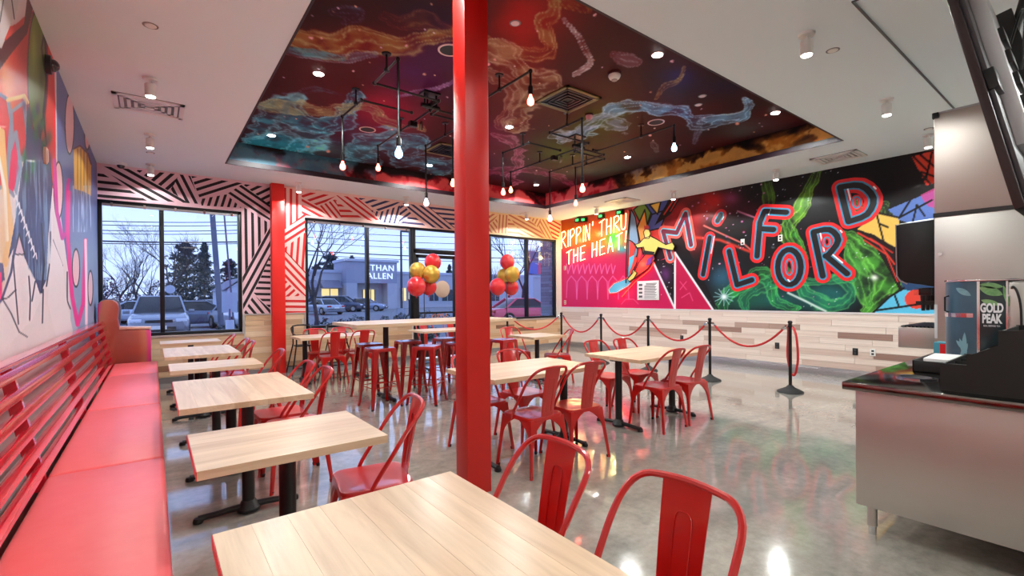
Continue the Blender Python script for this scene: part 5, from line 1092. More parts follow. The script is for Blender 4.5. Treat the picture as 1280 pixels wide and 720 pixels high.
# cup and lid cartons behind the tea urn
q = tag(MB().box((5.25, .88, CZ + .055), (.16, .2, .11)).build('lid_carton', mat('carton_red_teal', (70, 150, 170), .5), bevel=.003), 'small teal and red carton on the counter behind the black lid tray', 'carton'); MB().box((5.168, .9, CZ + .06), (.004, .08, .08)).build('red_dot', LR, q)
# tea urn
ux0, uy0, uy1 = 4.60, .50, .83
urn = tag(empty('tea_urn', (4.75, .66, CZ)), 'tall tea dispenser wrapped in dark teal leaf print reading GOLD PEAK', 'tea dispenser')
TEAL = mat('teal_wrap', (38, 66, 78), .3, var=(66, 104, 124), bscale=1.6, coat=.3); TEALD = mat('dark_teal_wrap', (26, 42, 46), .3, coat=.3)
Hh = .60
pl_ = [(-.15, -.03)] + [(-.15 + .15 * (1 - math.cos(a)), .0 + .17 * math.sin(a)) for a in [math.pi * k / 16 for k in range(17)]] + [(.15, -.03)]
MB().prism([(x, y) for x, y in pl_], 2, .02, Hh).build('front_shell', TEAL, urn, smooth=True)
MB().span((-.15, -.165, .02), (.15, -.02, Hh)).build('side_shell', TEALD, urn, bevel=.004); MB().span((-.145, -.26, .02), (.145, -.165, Hh - .01)).build('rear_cabinet', STEEL, urn, bevel=.006)
MB().span((-.156, -.035, .02), (-.148, -.02, Hh)).build('seam_strip', CHROME, urn); MB().span((-.154, -.172, .02), (-.148, -.162, Hh)).build('seam_strip', CHROME, urn)
MB().prism([(x * 1.03, y * 1.03) for x, y in pl_[1:-1]] + [(.155, -.265), (-.155, -.265)], 2, Hh, Hh + .015).build('lid', CHROME, urn, bevel=.003)
MB().prism([(x * 1.012, y * 1.012) for x, y in pl_[1:-1]], 2, .345, .375).build('handle_band', CHROME, urn)
MB().tube([(-.1, .135, .5), (-.11, .155, .49), (-.11, .155, .39), (-.1, .135, .38)][:4], .006, 6).build('side_handle', BLACK, urn)
MB().tube(smooth_path([(-.15, -.19, .55), (-.19, -.2, .56), (-.2, -.22, .52), (-.19, -.235, .4), (-.17, -.235, .1), (-.15, -.235, .04)], 4), .007, 6).build('power_cord', BLACK, urn)
for zz in (.5, .35, .2): MB().cyl((-.147, -.175, zz), (-.153, -.175, zz), .006, n=10).build('screw', CHROME, urn)
WHT = mat('print_white', (235, 236, 236), .5)
text_mesh('GOLD\nPEAK', .078, .0012, 'printed_name', WHT, urn, (-.1512, -.093, .375), (math.pi / 2, 0, -math.pi / 2), 1, 1, .86, sc=(.52, 1.1, 1), bold=.0035); text_mesh('REAL BREWED TEA', .016, .001, 'printed_name', WHT, urn, (-.1512, -.093, .29), (math.pi / 2, 0, -math.pi / 2), .6)
LEAF = mat('leaf_green', (92, 140, 84), .5, var=(140, 180, 120), bscale=30); LEAF2 = mat('leaf_pale', (110, 150, 160), .5)
def leaf(y, z, l, wd, an, M, x=-.1515, name='printed_leaf', curved=False):
    P = []; n = 9
    for s in (1, -1):
        for k in range(n): f = k / n if s > 0 else 1 - k / n; P.append((f * l, s * wd * math.sin(math.pi * f) ** .8))
    V = []
    for a, b in P:
        yy = y + a * math.cos(an) - b * math.sin(an); zz = z + a * math.sin(an) + b * math.cos(an)
        V.append((x if not curved else -.15 + .15 * (1 - math.cos(math.asin(min(1, max(0, yy / .17))))) - .002, yy, zz))
    MB().add(V, [tuple(range(len(V)))]).build(name, M, urn)
leaf(-.03, .56, .13, .03, -2.7, LEAF); leaf(-.04, .47, .1, .018, -2.8, LEAF); leaf(-.15, .57, .15, .012, -1.75, LEAF); leaf(-.15, .56, .12, .02, .15, LEAF)
for y, z, l, an in ((-.09, .03, .07, 2.1), (-.08, .03, .09, 1.5), (-.1, .03, .08, 1.0)): leaf(y, z, l, .012, an, LEAF)
for y, z, l, an in ((.03, .04, .16, 1.3), (.05, .04, .2, 1.6), (.07, .04, .13, 1.9), (.03, .1, .1, .9)): leaf(y, z, l, .014, an, LEAF2, curved=True)
leaf(.01, .5, .1, .02, .6, LEAF2, curved=True)
# black stepped lid organiser
og = tag(empty('lid_organizer', (3.36, .45, CZ)), 'black stepped lid and straw organizer on the counter end', 'organizer')
pr_ = [(.161, 0), (.161, .145), (.057, .145), (.057, .192), (-.059, .255), (-.059, .332), (-.5, .352), (-.5, 0)]
BLK = mat('organizer_black', (17, 16, 15), .55)
for xx in (0, .62): MB().prism([(.161, 0), (.161, .145), (.057, .145), (.057, 0)], 0, xx, xx + .012).prism([(.057, 0), (.057, .192), (-.059, .255), (-.059, 0)], 0, xx, xx + .012).prism([(-.059, 0), (-.059, .332), (-.5, .352), (-.5, 0)], 0, xx, xx + .012).build('side_panel', BLK, og)
for k, (a, z1) in enumerate(((.161, .145), (.057, .192), (-.0, .22), (-.059, .332), (-.25, .34), (-.5, .352))): MB().span((.014, a - .012, 0), (.618, a - .002, z1 - .004)).build('divider', BLK, og)
for k in range(4): MB().span((.15 * (k + 1), -.5, 0), (.15 * (k + 1) + .008, .16, .13)).build('divider', BLK, og)
for k in range(3): 
    t = tag(empty('lid_stack', (3.46 + .15 * k, .56, CZ + .005)), 'clear lids stacked in the organizer, ' + ['slot nearest the left end', 'second slot from the left end', 'third slot from the left end'][k], 'lids', 'lid stacks in the organizer')
    for j in range(8): MB().lathe([(.042, 0), (.045, .004), (.045, .01), (.035, .013)], (0, 0, .013 * j), 16).build('lid', mat('lid_white', (226, 226, 226), .3), t)
lt = tag(empty('lid_tray', (4.32, .77, CZ)), 'low black tray with white napkins beside the stepped organizer', 'tray')
MB().span((-.3, -.1, 0), (.3, -.09, .075)).span((-.3, .09, 0), (.3, .1, .075)).span((-.3, -.1, 0), (-.29, .1, .075)).span((.29, -.1, 0), (.3, .1, .075)).span((-.3, -.1, 0), (.3, .1, .008)).build('tray_body', BLK, lt, bevel=.002)
tag(MB().box((4.36, .77, CZ + .045), (.4, .16, .07), rz=.04).build('napkin_stack', mat('napkin_white', (236, 234, 232), .7), bevel=.004), 'white napkin stack in the low black tray', 'napkins')
# hanging display seen from its back edge
tv = tag(empty('hanging_screen', (3.0, .30, 1.775)), 'large hanging menu screen tilted forward, seen from its back edge at the top right', 'screen')
tilt = math.atan2(.499 - .282, 2.79 - 1.773)
def P_(x, d_, s): return (x, s * math.sin(tilt) - d_ * math.cos(tilt), s * math.cos(tilt) + d_ * math.sin(tilt))
def slab(x0, x1, d0, d1, s0, s1, name, M, par, bv=.004):
    V = [P_(x, d_, s) for s in (s0, s1) for x, d_ in ((x0, d0), (x1, d0), (x1, d1), (x0, d1))]
    return MB().add(V, [(0, 3, 2, 1), (4, 5, 6, 7), (0, 1, 5, 4), (1, 2, 6, 5), (2, 3, 7, 6), (3, 0, 4, 7)]).build(name, M, par, bevel=bv)
BZ = mat('screen_bezel', (52, 40, 40), .35, metal=.4); BK = mat('screen_back', (62, 56, 60), .4)
slab(0, 1.9, 0, .035, 0, 1.25, 'bezel', BZ, tv); slab(.06, 1.84, -.003, 0, .05, 1.2, 'display', mat('display_black', (6, 6, 8), .1), tv, 0)
slab(.03, 1.87, .035, .055, .03, 1.22, 'back_cover', BK, tv); slab(.22, 1.3, .055, .11, .32, 1.16, 'electronics_cover', mat('back_plate', (196, 194, 196), .4, metal=.4), tv)
for s in (.5, .62, .74, .86): slab(.30, .46, .11, .13, s, s + .07, 'port_panel', BLACK, tv, .003)
slab(.66, .72, .055, .17, .1, 1.15, 'mount_rail', BLACK, tv); slab(1.2, 1.26, .055, .17, .1, 1.15, 'mount_rail', BLACK, tv); slab(.02, .16, .035, .075, .56, .66, 'cable_clip', BLACK, tv)
MB().tube(smooth_path([P_(.5, .13, .9), P_(.4, .2, 1.0), P_(.3, .2, .9), P_(.34, .14, .7)], 5), .006, 6).build('cable', BLACK, tv)
for xx in (.69, 1.23): MB().cyl(P_(xx, .14, 1.0), (xx, -.1, ZK - 1.775), .02).build('ceiling_pole', BLACK, tv)
for (x, y) in ((1.2, -1.6), (1.2, -4.0), (4.8, -4.0), (8.0, -1.2), (8.0, -4.0), (5.6, -1.4)):  # added fill lights, out of view, put in to brighten the room
    zc = ZC if x < KX else ZK
    t = tag(empty('fill_ceiling_light', (x, y, zc)), 'added flat square fill light on the ceiling, unseen behind the viewpoint', 'ceiling light', 'added unseen fill lights behind the viewpoint')
    MB().box((0, 0, -.012), (.62, .62, .024)).build('frame', TRIM_WHITE, t); MB().box((0, 0, -.027), (.56, .56, .008)).build('diffuser', mat('diffuser', (255, 250, 244), .4, emit=(255, 244, 230), estr=1.5), t)
    d_ = lamp('fill_panel_light', 'SPOT', (0, 0, -.04), 90, (.96, 1, .97), .12, parent=t); d_.data.spot_size = math.radians(160)
# ------------------------------------------------------------------ outside
GZ = -.12
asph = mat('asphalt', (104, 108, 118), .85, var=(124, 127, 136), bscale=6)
tag(MB().span((-90, YB + .35, GZ - .1), (110, 140, GZ)).build('ground', asph), kind='structure')
tag(MB().span((-20, YB + .2, GZ), (30, YB + 2.2, GZ + .1)).build('sidewalk', mat('sidewalk_concrete', (150, 152, 158), .8), bevel=.01), kind='structure')
WL = mat('road_paint', (210, 214, 224), .7)
for i, (x, y) in enumerate(((-4.2, 15.5), (-1.4, 15.5), (2.6, 15.5), (5.4, 15.5), (8.2, 15.5), (3.5, 27), (6.2, 27))): tag(MB().box((x, y, GZ + .004), (.12, 5, .008)).build('parking_line', WL), kind='structure')
def curb_bed(x0, x1, y0, y1, lb, n):
    t = tag(empty('planting_bed', ((x0 + x1) / 2, (y0 + y1) / 2, GZ)), lb, 'planting bed'); hx, hy = (x1 - x0) / 2, (y1 - y0) / 2
    MB().span((-hx, -hy, 0), (hx, hy, .14)).build('curb', mat('curb_concrete', (150, 152, 158), .8), t, bevel=.03); q = MB(); MB().span((-hx + .15, -hy + .15, .1), (hx - .15, hy - .15, .17)).build('soil', mat('dry_grass', (78, 84, 76), .9), t)
    for k in range(n):
        cx, cy, r = random.uniform(-hx + .4, hx - .4), random.uniform(-hy + .3, hy - .3), random.uniform(.25, .5)
        for j in range(70):
            a, e, rr = random.uniform(0, 6.28), random.uniform(0, 1.5), r * random.uniform(.6, 1); p = Vector((cx + rr * math.cos(a) * math.cos(e), cy + rr * math.sin(a) * math.cos(e), .15 + rr * math.sin(e))); s = .07
            q.add([p + Vector((random.uniform(-s, s), random.uniform(-s, s), random.uniform(-s, s))) for _ in range(3)], [(0, 1, 2)])
    tag(q.build('low_shrubs', mat('shrub_dark', (44, 58, 56), .8), t), kind='stuff')
curb_bed(1.2, 8.0, 20.5, 22.2, 'low planted island beyond the parked cars left of the pilaster', 12); curb_bed(8.2, 22, 24.5, 26.5, 'long planted island in front of the shop across the lot', 26); curb_bed(4.2, 7.6, 13.2, 14.6, 'grassy bed just outside the window right of the pilaster', 12)
# trees
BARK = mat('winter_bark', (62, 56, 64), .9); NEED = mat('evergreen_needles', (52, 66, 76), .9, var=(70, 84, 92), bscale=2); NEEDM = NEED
def bare_tree_mesh(seed, hgt=9, spread=.85, depth=6):
    rg = random.Random(seed); q = MB()
    def br(p, d, l, r, k):
        e = p + d * l; mid = p + d * l * .5 + Vector((rg.uniform(-1, 1), rg.uniform(-1, 1), rg.uniform(-.3, .3))) * l * .06
        q.tube([p, mid, e], [r, r * .85, r * .7], 5 if k > 3 else 3, cap=False)
        if k == 0: return
        for j in range(rg.choice((2, 3)) if k > 2 else 3):
            a = Vector((rg.uniform(-1, 1), rg.uniform(-1, 1), rg.uniform(-.25, .55))) * spread
            br(p + d * l * (rg.uniform(.7, 1) if j else 1), (d + a * (1 if j else .45)).normalized(), l * rg.uniform(.66, .86), r * rg.uniform(.5, .68), k - 1)
    br(Vector((0, 0, 0)), Vector((0, 0, 1)), hgt * .26, .13, depth); return q
bts = []
for s in range(3):
    o = bare_tree_mesh(20 + s).build('bare_tree', BARK); bts.append(o)
def evergreen(seed, h=8, r=2.2, trunk=.15, round_=False):
    rg = random.Random(seed); t = empty('evergreen_tree', (0, 0, 0)); MB().cyl((0, 0, 0), (0, 0, h * .8), trunk, trunk * .3, 8).build('trunk', BARK, t); q = MB()
    for i in range(3600):
        f = rg.random() ** .8; z = h * (.14 + .86 * f); prof_ = (1 - f) ** .75 if not round_ else math.sin(math.pi * min(1, .15 + f * .85)) ** .6
        rr = r * prof_ * (.65 + .35 * math.sin(z * 6 + rg.uniform(0, 1.5))) * rg.uniform(.35, 1.05) + .05; a = rg.uniform(0, 6.28); p = Vector((rr * math.cos(a), rr * math.sin(a), z)); s = rg.uniform(.12, .3)
        q.add([p + Vector((rg.uniform(-s, s), rg.uniform(-s, s), rg.uniform(-s, s))) for _ in range(3)], [(0, 1, 2)])
    tag(q.build('foliage', NEEDM, t), kind='stuff'); index_kids(t); return t
evs = [evergreen(5, 8, 2.4, round_=True), evergreen(6, 9, 2.2)]
def px_place(u, y, z=GZ): d = _ray(u, 380); return (d[0] / d[1] * y, y, z)
used = {0: False, 1: False, 2: False}; usede = {0: False, 1: False}
def tree(kind, idx, u, y, sc, rz, label):
    src = (bts if kind == 'b' else evs)[idx]; d_ = used if kind == 'b' else usede
    if not d_[idx]: o = src; d_[idx] = True; o.location = px_place(u, y); o.rotation_euler = (0, 0, rz)
    else: o = copy_tree(src, px_place(u, y), rz)
    o.scale = (sc * ((.52 if y > 30 else .8) if kind == 'b' else .6),) * 3; tag(o, label, 'tree', 'bare winter trees outside' if kind == 'b' else 'evergreen trees outside'); return o
tree('b', 0, 130, 46, 1.25, .3, 'bare winter tree leftmost beyond the car park'); tree('b', 1, 150, 57, 1.55, 1.3, 'bare winter tree second from the left beyond the car park'); tree('b', 2, 170, 43, 1.45, 2.0, 'tallest bare winter tree in the left pane of the bench window'); tree('b', 0, 186, 60, 1.5, 4.0, 'bare winter tree just left of the bench window mullion')
tree('b', 1, 213, 50, 1.95, .9, 'tall bare winter tree just right of the bench window mullion'); tree('e', 0, 233, 56, 1.45, 0, 'large dark evergreen in the middle of the bench window'); tree('e', 1, 256, 62, 1.4, 1, 'dark evergreen left of the utility pole'); tree('e', 0, 288, 50, 1.05, 2, 'dark evergreen right of the utility pole')
for i, u in enumerate((124, 143, 160, 178, 196, 222, 245, 265, 280)): tree('b', i % 3, u, 62 + (i * 7) % 9, 1.0, i * 1.1, 'bare winter tree in the far row behind the parked cars')
BR = tree('b', 2, 392, 17.5, .82, .6, 'bare tree close outside the window right of the pilaster')
tree('e', 0, 414, 84, 1.9, 1.0, 'rounded evergreen above the shop roof, left one'); tree('e', 1, 440, 88, 1.7, 1.0, 'rounded evergreen above the shop sign tower'); tree('e', 0, 396, 86, 1.5, 2.2, 'low evergreen at the left end of the shop roof'); tree('b', 0, 545, 82, 1.6, 1.0, 'bare tree above the shop roof left of the door'); tree('e', 1, 562, 86, 1.5, 1.5, 'pointed evergreen above the shop roof in the door glass')
tree('b', 1, 487, 82, 1.6, 3, 'bare tree behind the street light pole'); tree('b', 0, 636, 29, 1.2, .3, 'bare tree outside right of the column'); tree('b', 2, 655, 22, 1.1, 2.3, 'nearer bare tree outside right of the column'); tree('b', 1, 606, 34, 1.2, 2, 'bare tree outside behind the column'); tree('b', 1, 690, 45, .9, 2, 'bare tree far outside in the last window pane')
q = MB(); rg = random.Random(5)
for i in range(22000):
    x = rg.uniform(-50, 34); z = rg.random() ** 1.4 * (3.4 + 1.2 * math.sin(x * .7) + .8 * math.sin(x * 2.3 + 1)) + GZ; y = rg.uniform(93, 99); s = .26
    q.add([Vector((x + rg.uniform(-s, s), y + rg.uniform(-s, s), z + rg.uniform(-s, s))) for _ in range(3)], [(0, 1, 2)])
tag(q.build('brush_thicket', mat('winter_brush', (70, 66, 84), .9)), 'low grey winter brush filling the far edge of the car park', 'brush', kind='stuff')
# cars
def wheel(par, x, y, r=.34):
    w_ = MB().tube([(x - .1, y, r), (x + .1, y, r)], r, 18).build('wheel', RUBBER, par, smooth=True); s = 1 if x > 0 else -1; MB().tube([(x + s * .08, y, r), (x + s * .106, y, r)], r * .6, 10).build('rim', SILVER, w_)
def car(loc, rz, col, lb, kind='sedan', group=None):
    t = tag(empty('car', loc, rz), lb, 'car', group); M = mat('car_paint_%d_%d_%d' % col, col, .25, metal=.3, coat=.8); GLS = mat('car_glass', (22, 26, 34), .12)
    suv = kind == 'suv'; L_, Wd = (4.6, .92) if suv else (4.7, .9); hb = 1.02 if suv else .88; ht = 1.66 if suv else 1.42
    # front is -y; sections along y
    sec = [(-L_ / 2, .78, .42, .72), (-L_ / 2 + .12, .86, .28, hb - .18), (-L_ / 2 + .5, .91, .22, hb - .07), (-L_ / 2 + 1.15, Wd, .22, hb), (0, Wd, .22, hb + .02), (L_ / 2 - .9, Wd, .22, hb + .03), (L_ / 2 - .15, .88, .25, hb - .0 if suv else hb - .02), (L_ / 2, .8, .42, hb - .2)]
    V = []; n = 8
    for y, w_, z0, z1 in sec: V += [(-w_ * .9, y, z0), (-w_, y, z0 + .12), (-w_, y, z1 - .18), (-w_ * .88, y, z1), (w_ * .88, y, z1), (w_, y, z1 - .18), (w_, y, z0 + .12), (w_ * .9, y, z0)]
    MB().add(V, [(i * n + j, i * n + (j + 1) % n, (i + 1) * n + (j + 1) % n, (i + 1) * n + j) for i in range(len(sec) - 1) for j in range(n)] + [tuple(range(n))[::-1], tuple((len(sec) - 1) * n + j for j in range(n))]).build('body', M, t, smooth=True, bevel=.02)
    g0, g1, r0, r1 = (-L_ / 2 + 1.1, L_ / 2 - .12, -.35, L_ / 2 - .55) if suv else (-L_ / 2 + 1.25, L_ / 2 - .75, -.25, L_ / 2 - 1.5)
    V = [(-.8, g0, hb - .02), (.8, g0, hb - .02), (.8, g1, hb), (-.8, g1, hb), (-.62, r0, ht - .04), (.62, r0, ht - .04), (.62, r1, ht - .04), (-.62, r1, ht - .04)]
    MB().add(V, [(0, 3, 2, 1), (4, 5, 6, 7), (0, 1, 5, 4), (1, 2, 6, 5), (2, 3, 7, 6), (3, 0, 4, 7)]).build('windows', GLS, t, bevel=.04)
    MB().add([(-.64, r0 - .02, ht - .05), (.64, r0 - .02, ht - .05), (.64, r1 + .03, ht - .05), (-.64, r1 + .03, ht - .05), (-.56, r0 + .1, ht), (.56, r0 + .1, ht), (.56, r1 - .08, ht), (-.56, r1 - .08, ht)], [(0, 3, 2, 1), (4, 5, 6, 7), (0, 1, 5, 4), (1, 2, 6, 5), (2, 3, 7, 6), (3, 0, 4, 7)]).build('roof', M, t, bevel=.02)
    for s in (-1, 1):
        for yy in (g0, ): MB().tube([(s * .8, g0, hb - .02), (s * .63, r0, ht - .03)], .035, 6).build('pillar', M, t)
        MB().tube([(s * .8, g1, hb), (s * .63, r1, ht - .03)], .05, 6).build('pillar', M, t)
        MB().box((s * 1.0, g0 + .35, hb + .03), (.2, .1, .13)).build('mirror', M, t, bevel=.02)
        MB().box((s * .66, -L_ / 2 + .06, hb - .27), (.34, .12, .12), rz=s * .25).build('headlight', mat('headlight', (220, 226, 240), .1), t, bevel=.02)
        MB().box((s * .68, L_ / 2 - .06, hb - .14), (.36, .1, .14), rz=-s * .25).build('tail_light', mat('tail_light', (170, 20, 28), .2), t, bevel=.02)
        for yy in (-L_ / 2 + .85, L_ / 2 - .9): wheel(t, s * .84, yy)
    MB().box((0, -L_ / 2 + .01, hb - .3), (.8, .06, .1)).box((0, -L_ / 2 + .02, .42), (1.0, .08, .2)).build('grille', mat('grille_dark', (24, 26, 32), .4), t); MB().box((0, -L_ / 2 - .02, .5), (.45, .02, .13)).build('plate', PW, t); MB().box((0, L_ / 2 + .0, .62), (.45, .03, .13)).build('plate', PW, t)
    if suv:
        for s in (-1, 1): MB().tube([(s * .55, r0 + .2, ht + .04), (s * .55, r1 - .1, ht + .04)], .02, 6).build('roof_rail', SILVER, t)
    return t
x, y, _ = px_place(201, 22); car((x, y + 1.3, GZ), -.03, (128, 134, 150), 'grey blue SUV parked facing the bench window', 'suv')
x, y, _ = px_place(251, 30); car((x, y, GZ), 1.5, (96, 106, 128), 'grey sedan passing beyond the SUV in the bench window'); x, y, _ = px_place(184, 37); car((x, y, GZ), 1.3, (170, 180, 200), 'pale car behind the SUV roof in the bench window')
x, y, _ = px_place(222, 47); car((x, y, GZ), 1.2, (110, 118, 140), 'small grey car far right of the bench window mullion'); x, y, _ = px_place(262, 54); car((x, y, GZ), .6, (150, 160, 180), 'small silver car far left of the utility pole')
x, y, _ = px_place(302, 27); car((x, y, GZ), .2, (196, 204, 220), 'white car at the right edge of the bench window'); x, y, _ = px_place(403, 44); car((x, y, GZ), math.pi + .25, (168, 174, 188), 'silver sedan seen from behind right of the pilaster')
x, y, _ = px_place(428, 50); car((x, y, GZ), .9, (60, 68, 92), 'dark SUV parked in the row before the shop', 'suv'); x, y, _ = px_place(456, 50); car((x, y, GZ), .9, (140, 152, 180), 'silver car parked in the row before the shop, right one'); x, y, _ = px_place(410, 56); car((x, y, GZ), .9, (120, 132, 160), 'grey car parked in the row before the shop, left one', 'suv')
x, y, _ = px_place(655, 20); car((x, y, GZ), 1.45, (210, 60, 90), 'red car passing outside right of the column'); 
# shop across the lot
def px_y(u, v, y): q = on_y(u, v, y); return q[0], q[2]
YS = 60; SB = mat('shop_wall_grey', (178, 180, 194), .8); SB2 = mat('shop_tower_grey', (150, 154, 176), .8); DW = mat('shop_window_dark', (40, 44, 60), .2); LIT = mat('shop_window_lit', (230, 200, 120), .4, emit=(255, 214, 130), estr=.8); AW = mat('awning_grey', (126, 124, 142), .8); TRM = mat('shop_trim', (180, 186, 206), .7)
x0, zt = px_y(376, 340, YS); x1, _ = px_y(700, 350, YS); sh = tag(empty('shop_building', ((x0 + x1) / 2, YS, GZ)), 'grey furniture shop with lit entrance and name sign across the car park', 'building'); S0 = sh.location.copy()
def sp(a, b, name, M, par=sh, bv=0): o = MB().span([p - q for p, q in zip(a, S0)], [p - q for p, q in zip(b, S0)]).build(name, M, par, bevel=bv); return o
sp((x0, YS, GZ), (x1, YS + 14, zt), 'wall', SB); sp((x0 - .1, YS - .15, zt - .0), (x1, YS + 14, zt + .35), 'parapet', TRM)
xa, za = px_y(433, 326, YS - 2); xb, _ = px_y(496, 326, YS - 2); zb_ = px_y(460, 354, YS - 2)[1]
sp((xa, YS - 2, zb_), (xb, YS + 3, za), 'sign_tower', SB2); sp((xa - .2, YS - 2.2, za), (xb + .2, YS + 3, za + .3), 'tower_cap', TRM); sp((xa, YS - 2, GZ), (xa + 1.3, YS, zb_), 'tower_pier', SB); sp((xb - 1.3, YS - 2, GZ), (xb, YS, zb_), 'tower_pier', SB)
zs = za - (za - zb_) * .48; fs = (za - zb_) * .40
SGN = mat('shop_sign_white', (240, 244, 255), .4, emit=(230, 238, 255), estr=.7)
xc = px_y(475, 340, YS - 2)[0]
text_mesh('ETHAN\nALLEN', fs, .05, 'sign_lettering', SGN, sh, tuple(Vector((xc, YS - 2.06, zs)) - S0), (math.pi / 2, 0, 0), 1, 1.12, .95)
ex0, ez = px_y(453, 362, YS); ex1, _ = px_y(468, 362, YS); ent = sp((ex0, YS - .06, GZ), (ex1, YS, ez), 'entrance', LIT)
for k in range(4): xx = ex0 + (ex1 - ex0) * k / 3; sp((xx - .05, YS - .12, GZ), (xx + .05, YS - .05, ez), 'entrance_frame', DW)
for u0, u1, v0, v1, lit in ((378, 394, 362, 372, 1), (401, 423, 361, 371, 1), (500, 508, 360, 376, 1), (536, 548, 362, 376, 0), (552, 566, 362, 376, 0), (614, 624, 364, 376, 0), (510, 521, 358, 374, 1)):
    xx0, z1 = px_y(u0, v0, YS); xx1, z0 = px_y(u1, v1, YS); wn = sp((xx0, YS - .04, z0), (xx1, YS, z1), 'shop_window', LIT if lit and u0 > 398 else DW)
    n = max(2, int((xx1 - xx0) / 1.2))
    for k in range(n + 1): xx = xx0 + (xx1 - xx0) * k / n; sp((xx - .05, YS - .1, z0), (xx + .05, YS - .03, z1), 'window_bar', SB2, wn)
for u0, u1 in ((378, 395), (400, 424)):
    a0, zt_ = px_y(u0, 350, YS); a1, zb2 = px_y(u1, 360, YS); MB().add([tuple(Vector(p) - S0) for p in ((a0, YS, zt_), (a1, YS, zt_), (a1, YS - 1.4, zb2), (a0, YS - 1.4, zb2), (a0, YS, zb2), (a1, YS, zb2))], [(0, 1, 2, 3), (3, 2, 5, 4), (0, 3, 4), (1, 5, 2)]).build('awning', AW, sh)
# gabled white house
x0, _ = px_y(284, 350, 34); x1, _ = px_y(306, 350, 34); hz = px_y(290, 349, 34)[1]; ho = tag(empty('white_house', ((x0 + x1) / 2, 34, GZ)), 'white gabled building at the right edge of the bench window', 'building'); hw_ = (x1 - x0) / 2
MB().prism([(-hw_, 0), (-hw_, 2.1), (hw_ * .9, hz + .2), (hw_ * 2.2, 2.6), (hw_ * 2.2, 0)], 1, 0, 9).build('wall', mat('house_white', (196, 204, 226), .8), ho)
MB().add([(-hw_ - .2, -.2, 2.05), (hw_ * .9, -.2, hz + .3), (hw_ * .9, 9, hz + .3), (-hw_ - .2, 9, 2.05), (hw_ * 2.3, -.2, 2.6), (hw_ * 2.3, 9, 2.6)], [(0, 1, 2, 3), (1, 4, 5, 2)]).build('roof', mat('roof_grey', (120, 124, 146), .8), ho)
# poles, wires, signs
POLE = mat('utility_pole_wood', (108, 112, 132), .9)
x, y, _ = px_place(277, 23); up_ = tag(empty('utility_pole', (x, y, GZ)), 'weathered utility pole outside the bench window', 'utility pole'); MB().cyl((0, 0, 0), (-.55, 0, 9.5), .11, .09, 12).build('pole', POLE, up_, smooth=True); MB().cyl((.5, .3, 0), (-.1, .3, 9), .035, .03, 8).build('conduit', POLE, up_, smooth=True); MB().box((-.5, 0, 8.6), (2.2, .12, .12)).build('cross_arm', POLE, up_)
x, y, _ = px_place(502, 30); lp = tag(empty('street_light', (x, y, GZ)), 'tall dark street light pole beside the shop sign', 'street light'); MB().cyl((0, 0, .7), (0, 0, 6.0), .09, .06, 10).build('pole', mat('pole_dark', (50, 56, 76), .5), lp, smooth=True); MB().cyl((0, 0, 0), (0, 0, .75), .28, .24, 14).build('base', mat('pole_base', (150, 160, 180), .8), lp, smooth=True); MB().box((.35, 0, 6.0), (.7, .25, .1)).build('lamp_head', mat('pole_dark', (50, 56, 76), .5), lp)
WR = mat('wire_black', (30, 34, 50), .6)
for i, (v0, v1, r) in enumerate(((274, 276, .02), (279, 280, .018), (286, 286, .02), (290, 290, .018), (299, 301, .035), (302, 303, .02))):
    P = [on_y(60 + k * 60, v0 + (v1 - v0) * k / 5 + 3 * math.sin(math.pi * k / 5), 28) for k in range(6)]; P2 = [on_y(u, (278, 288, 296, 303, 313, 318)[i] + (u - 376) * .03 + 3 * math.sin((u - 376) / 330 * 3.14), 30) for u in range(350, 721, 53)]
    tag(MB().tube(smooth_path(P, 3), r, 5).build('overhead_wire', WR), 'overhead wire crossing the sky in the bench window, number %s from the top' % ['one', 'two', 'three', 'four', 'five', 'six'][i], 'wire', 'overhead wires'); tag(MB().tube(smooth_path(P2, 3), r, 5).build('overhead_wire', WR), 'overhead wire crossing the sky right of the pilaster, number %s from the top' % ['one', 'two', 'three', 'four', 'five', 'six'][i], 'wire', 'overhead wires')
x, y, _ = px_place(213, 29); sg = tag(empty('road_sign', (x, y, GZ)), 'round pale back of a road sign right of the bench window mullion', 'road sign'); MB().cyl((0, 0, 0), (0, 0, 2.2), .03, n=8).build('pole', POLE, sg); MB().cyl((0, -.03, 2.0), (0, -.05, 2.0), .21, n=16).build('plate', mat('sign_back', (176, 186, 210), .5), sg)
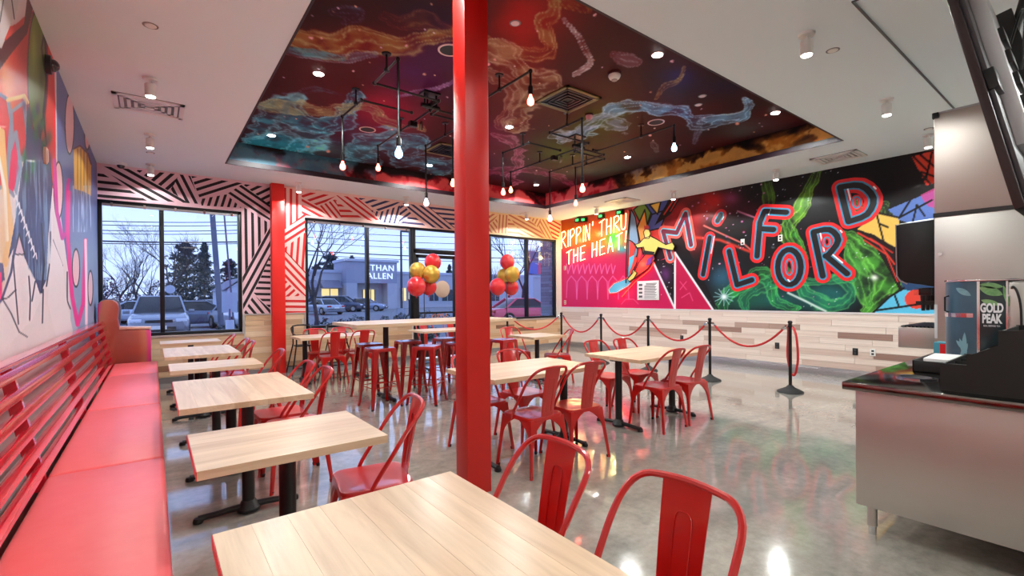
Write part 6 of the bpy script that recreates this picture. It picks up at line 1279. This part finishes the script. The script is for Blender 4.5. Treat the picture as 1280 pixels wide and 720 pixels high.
x, y, _ = px_place(287, 17); bx_ = tag(empty('bollard_sign', (x, y, GZ)), 'white bollard with a pale sign plate outside the bench window', 'bollard'); MB().cyl((0, 0, 0), (0, 0, .85), .12, n=14).build('bollard', mat('bollard_white', (200, 208, 226), .6), bx_, smooth=True); MB().box((0, 0, 1.4), (.42, .04, .62)).build('plate', mat('sign_back', (176, 186, 210), .5), bx_); MB().cyl((0, 0, .8), (0, 0, 1.2), .03, n=8).build('pole', POLE, bx_)
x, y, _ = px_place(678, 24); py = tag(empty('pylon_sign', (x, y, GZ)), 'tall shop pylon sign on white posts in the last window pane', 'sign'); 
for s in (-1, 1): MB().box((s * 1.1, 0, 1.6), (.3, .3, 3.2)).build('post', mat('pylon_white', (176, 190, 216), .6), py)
MB().box((0, 0, 3.7), (2.9, .3, 1.6)).build('sign_cabinet', mat('pylon_grey', (120, 130, 160), .6), py)
for (dx, dz, w_, h_, c_) in ((-.9, .45, .8, .6, (70, 80, 120)), (.0, .45, .85, .6, (226, 204, 120)), (.95, .45, .85, .6, (160, 170, 200)), (-.9, -.35, .8, .75, (60, 90, 170)), (0, -.35, .9, .75, (214, 50, 80)), (.95, -.35, .85, .75, (170, 180, 206))): MB().box((dx, -.16, 3.7 + dz), (w_, .03, h_)).build('sign_panel', mat('sp_%d' % c_[0], c_, .5, emit=c_, estr=.25), py)
# brick pier outside the last window pane
pr = tag(empty('brick_pier', (9.37, YB + .62, GZ)), 'grey brick pier outside the end of the window wall', 'pier')
BRM = wood_mat('grey_brick', [(0, (120, 126, 146)), (.4, (138, 144, 164)), (.7, (104, 110, 130)), (1, (150, 156, 176))], .8, 0, 0, .5, True, .2)
bme = MB().box((0, 0, 0), (1, 1, 1)).build('tmpb', BRM).data; bpy.data.objects.remove(bpy.data.objects['tmpb'])
MB().box((0, 0, 1.75), (.36, .5, 3.5)).build('core', mat('mortar', (96, 100, 118), .9), pr)
for r in range(30):
    for k in range(2):
        w_ = (.12, .23)[(k + r) % 2]; o = bpy.data.objects.new('brick', bme); COL.objects.link(o); o.parent = pr; o.location = ((-.115 if k == 0 else .115) * 1 + ((.055 if (r % 2) == 0 else -.055)), -.255, .9 + r * .085); o.scale = (.235 if (k + r) % 2 else .115, .02, .075)
    o = bpy.data.objects.new('brick', bme); COL.objects.link(o); o.parent = pr; o.location = (-.185, -.0, .9 + r * .085); o.scale = (.02, .48, .075)
bpy.context.view_layer.update()
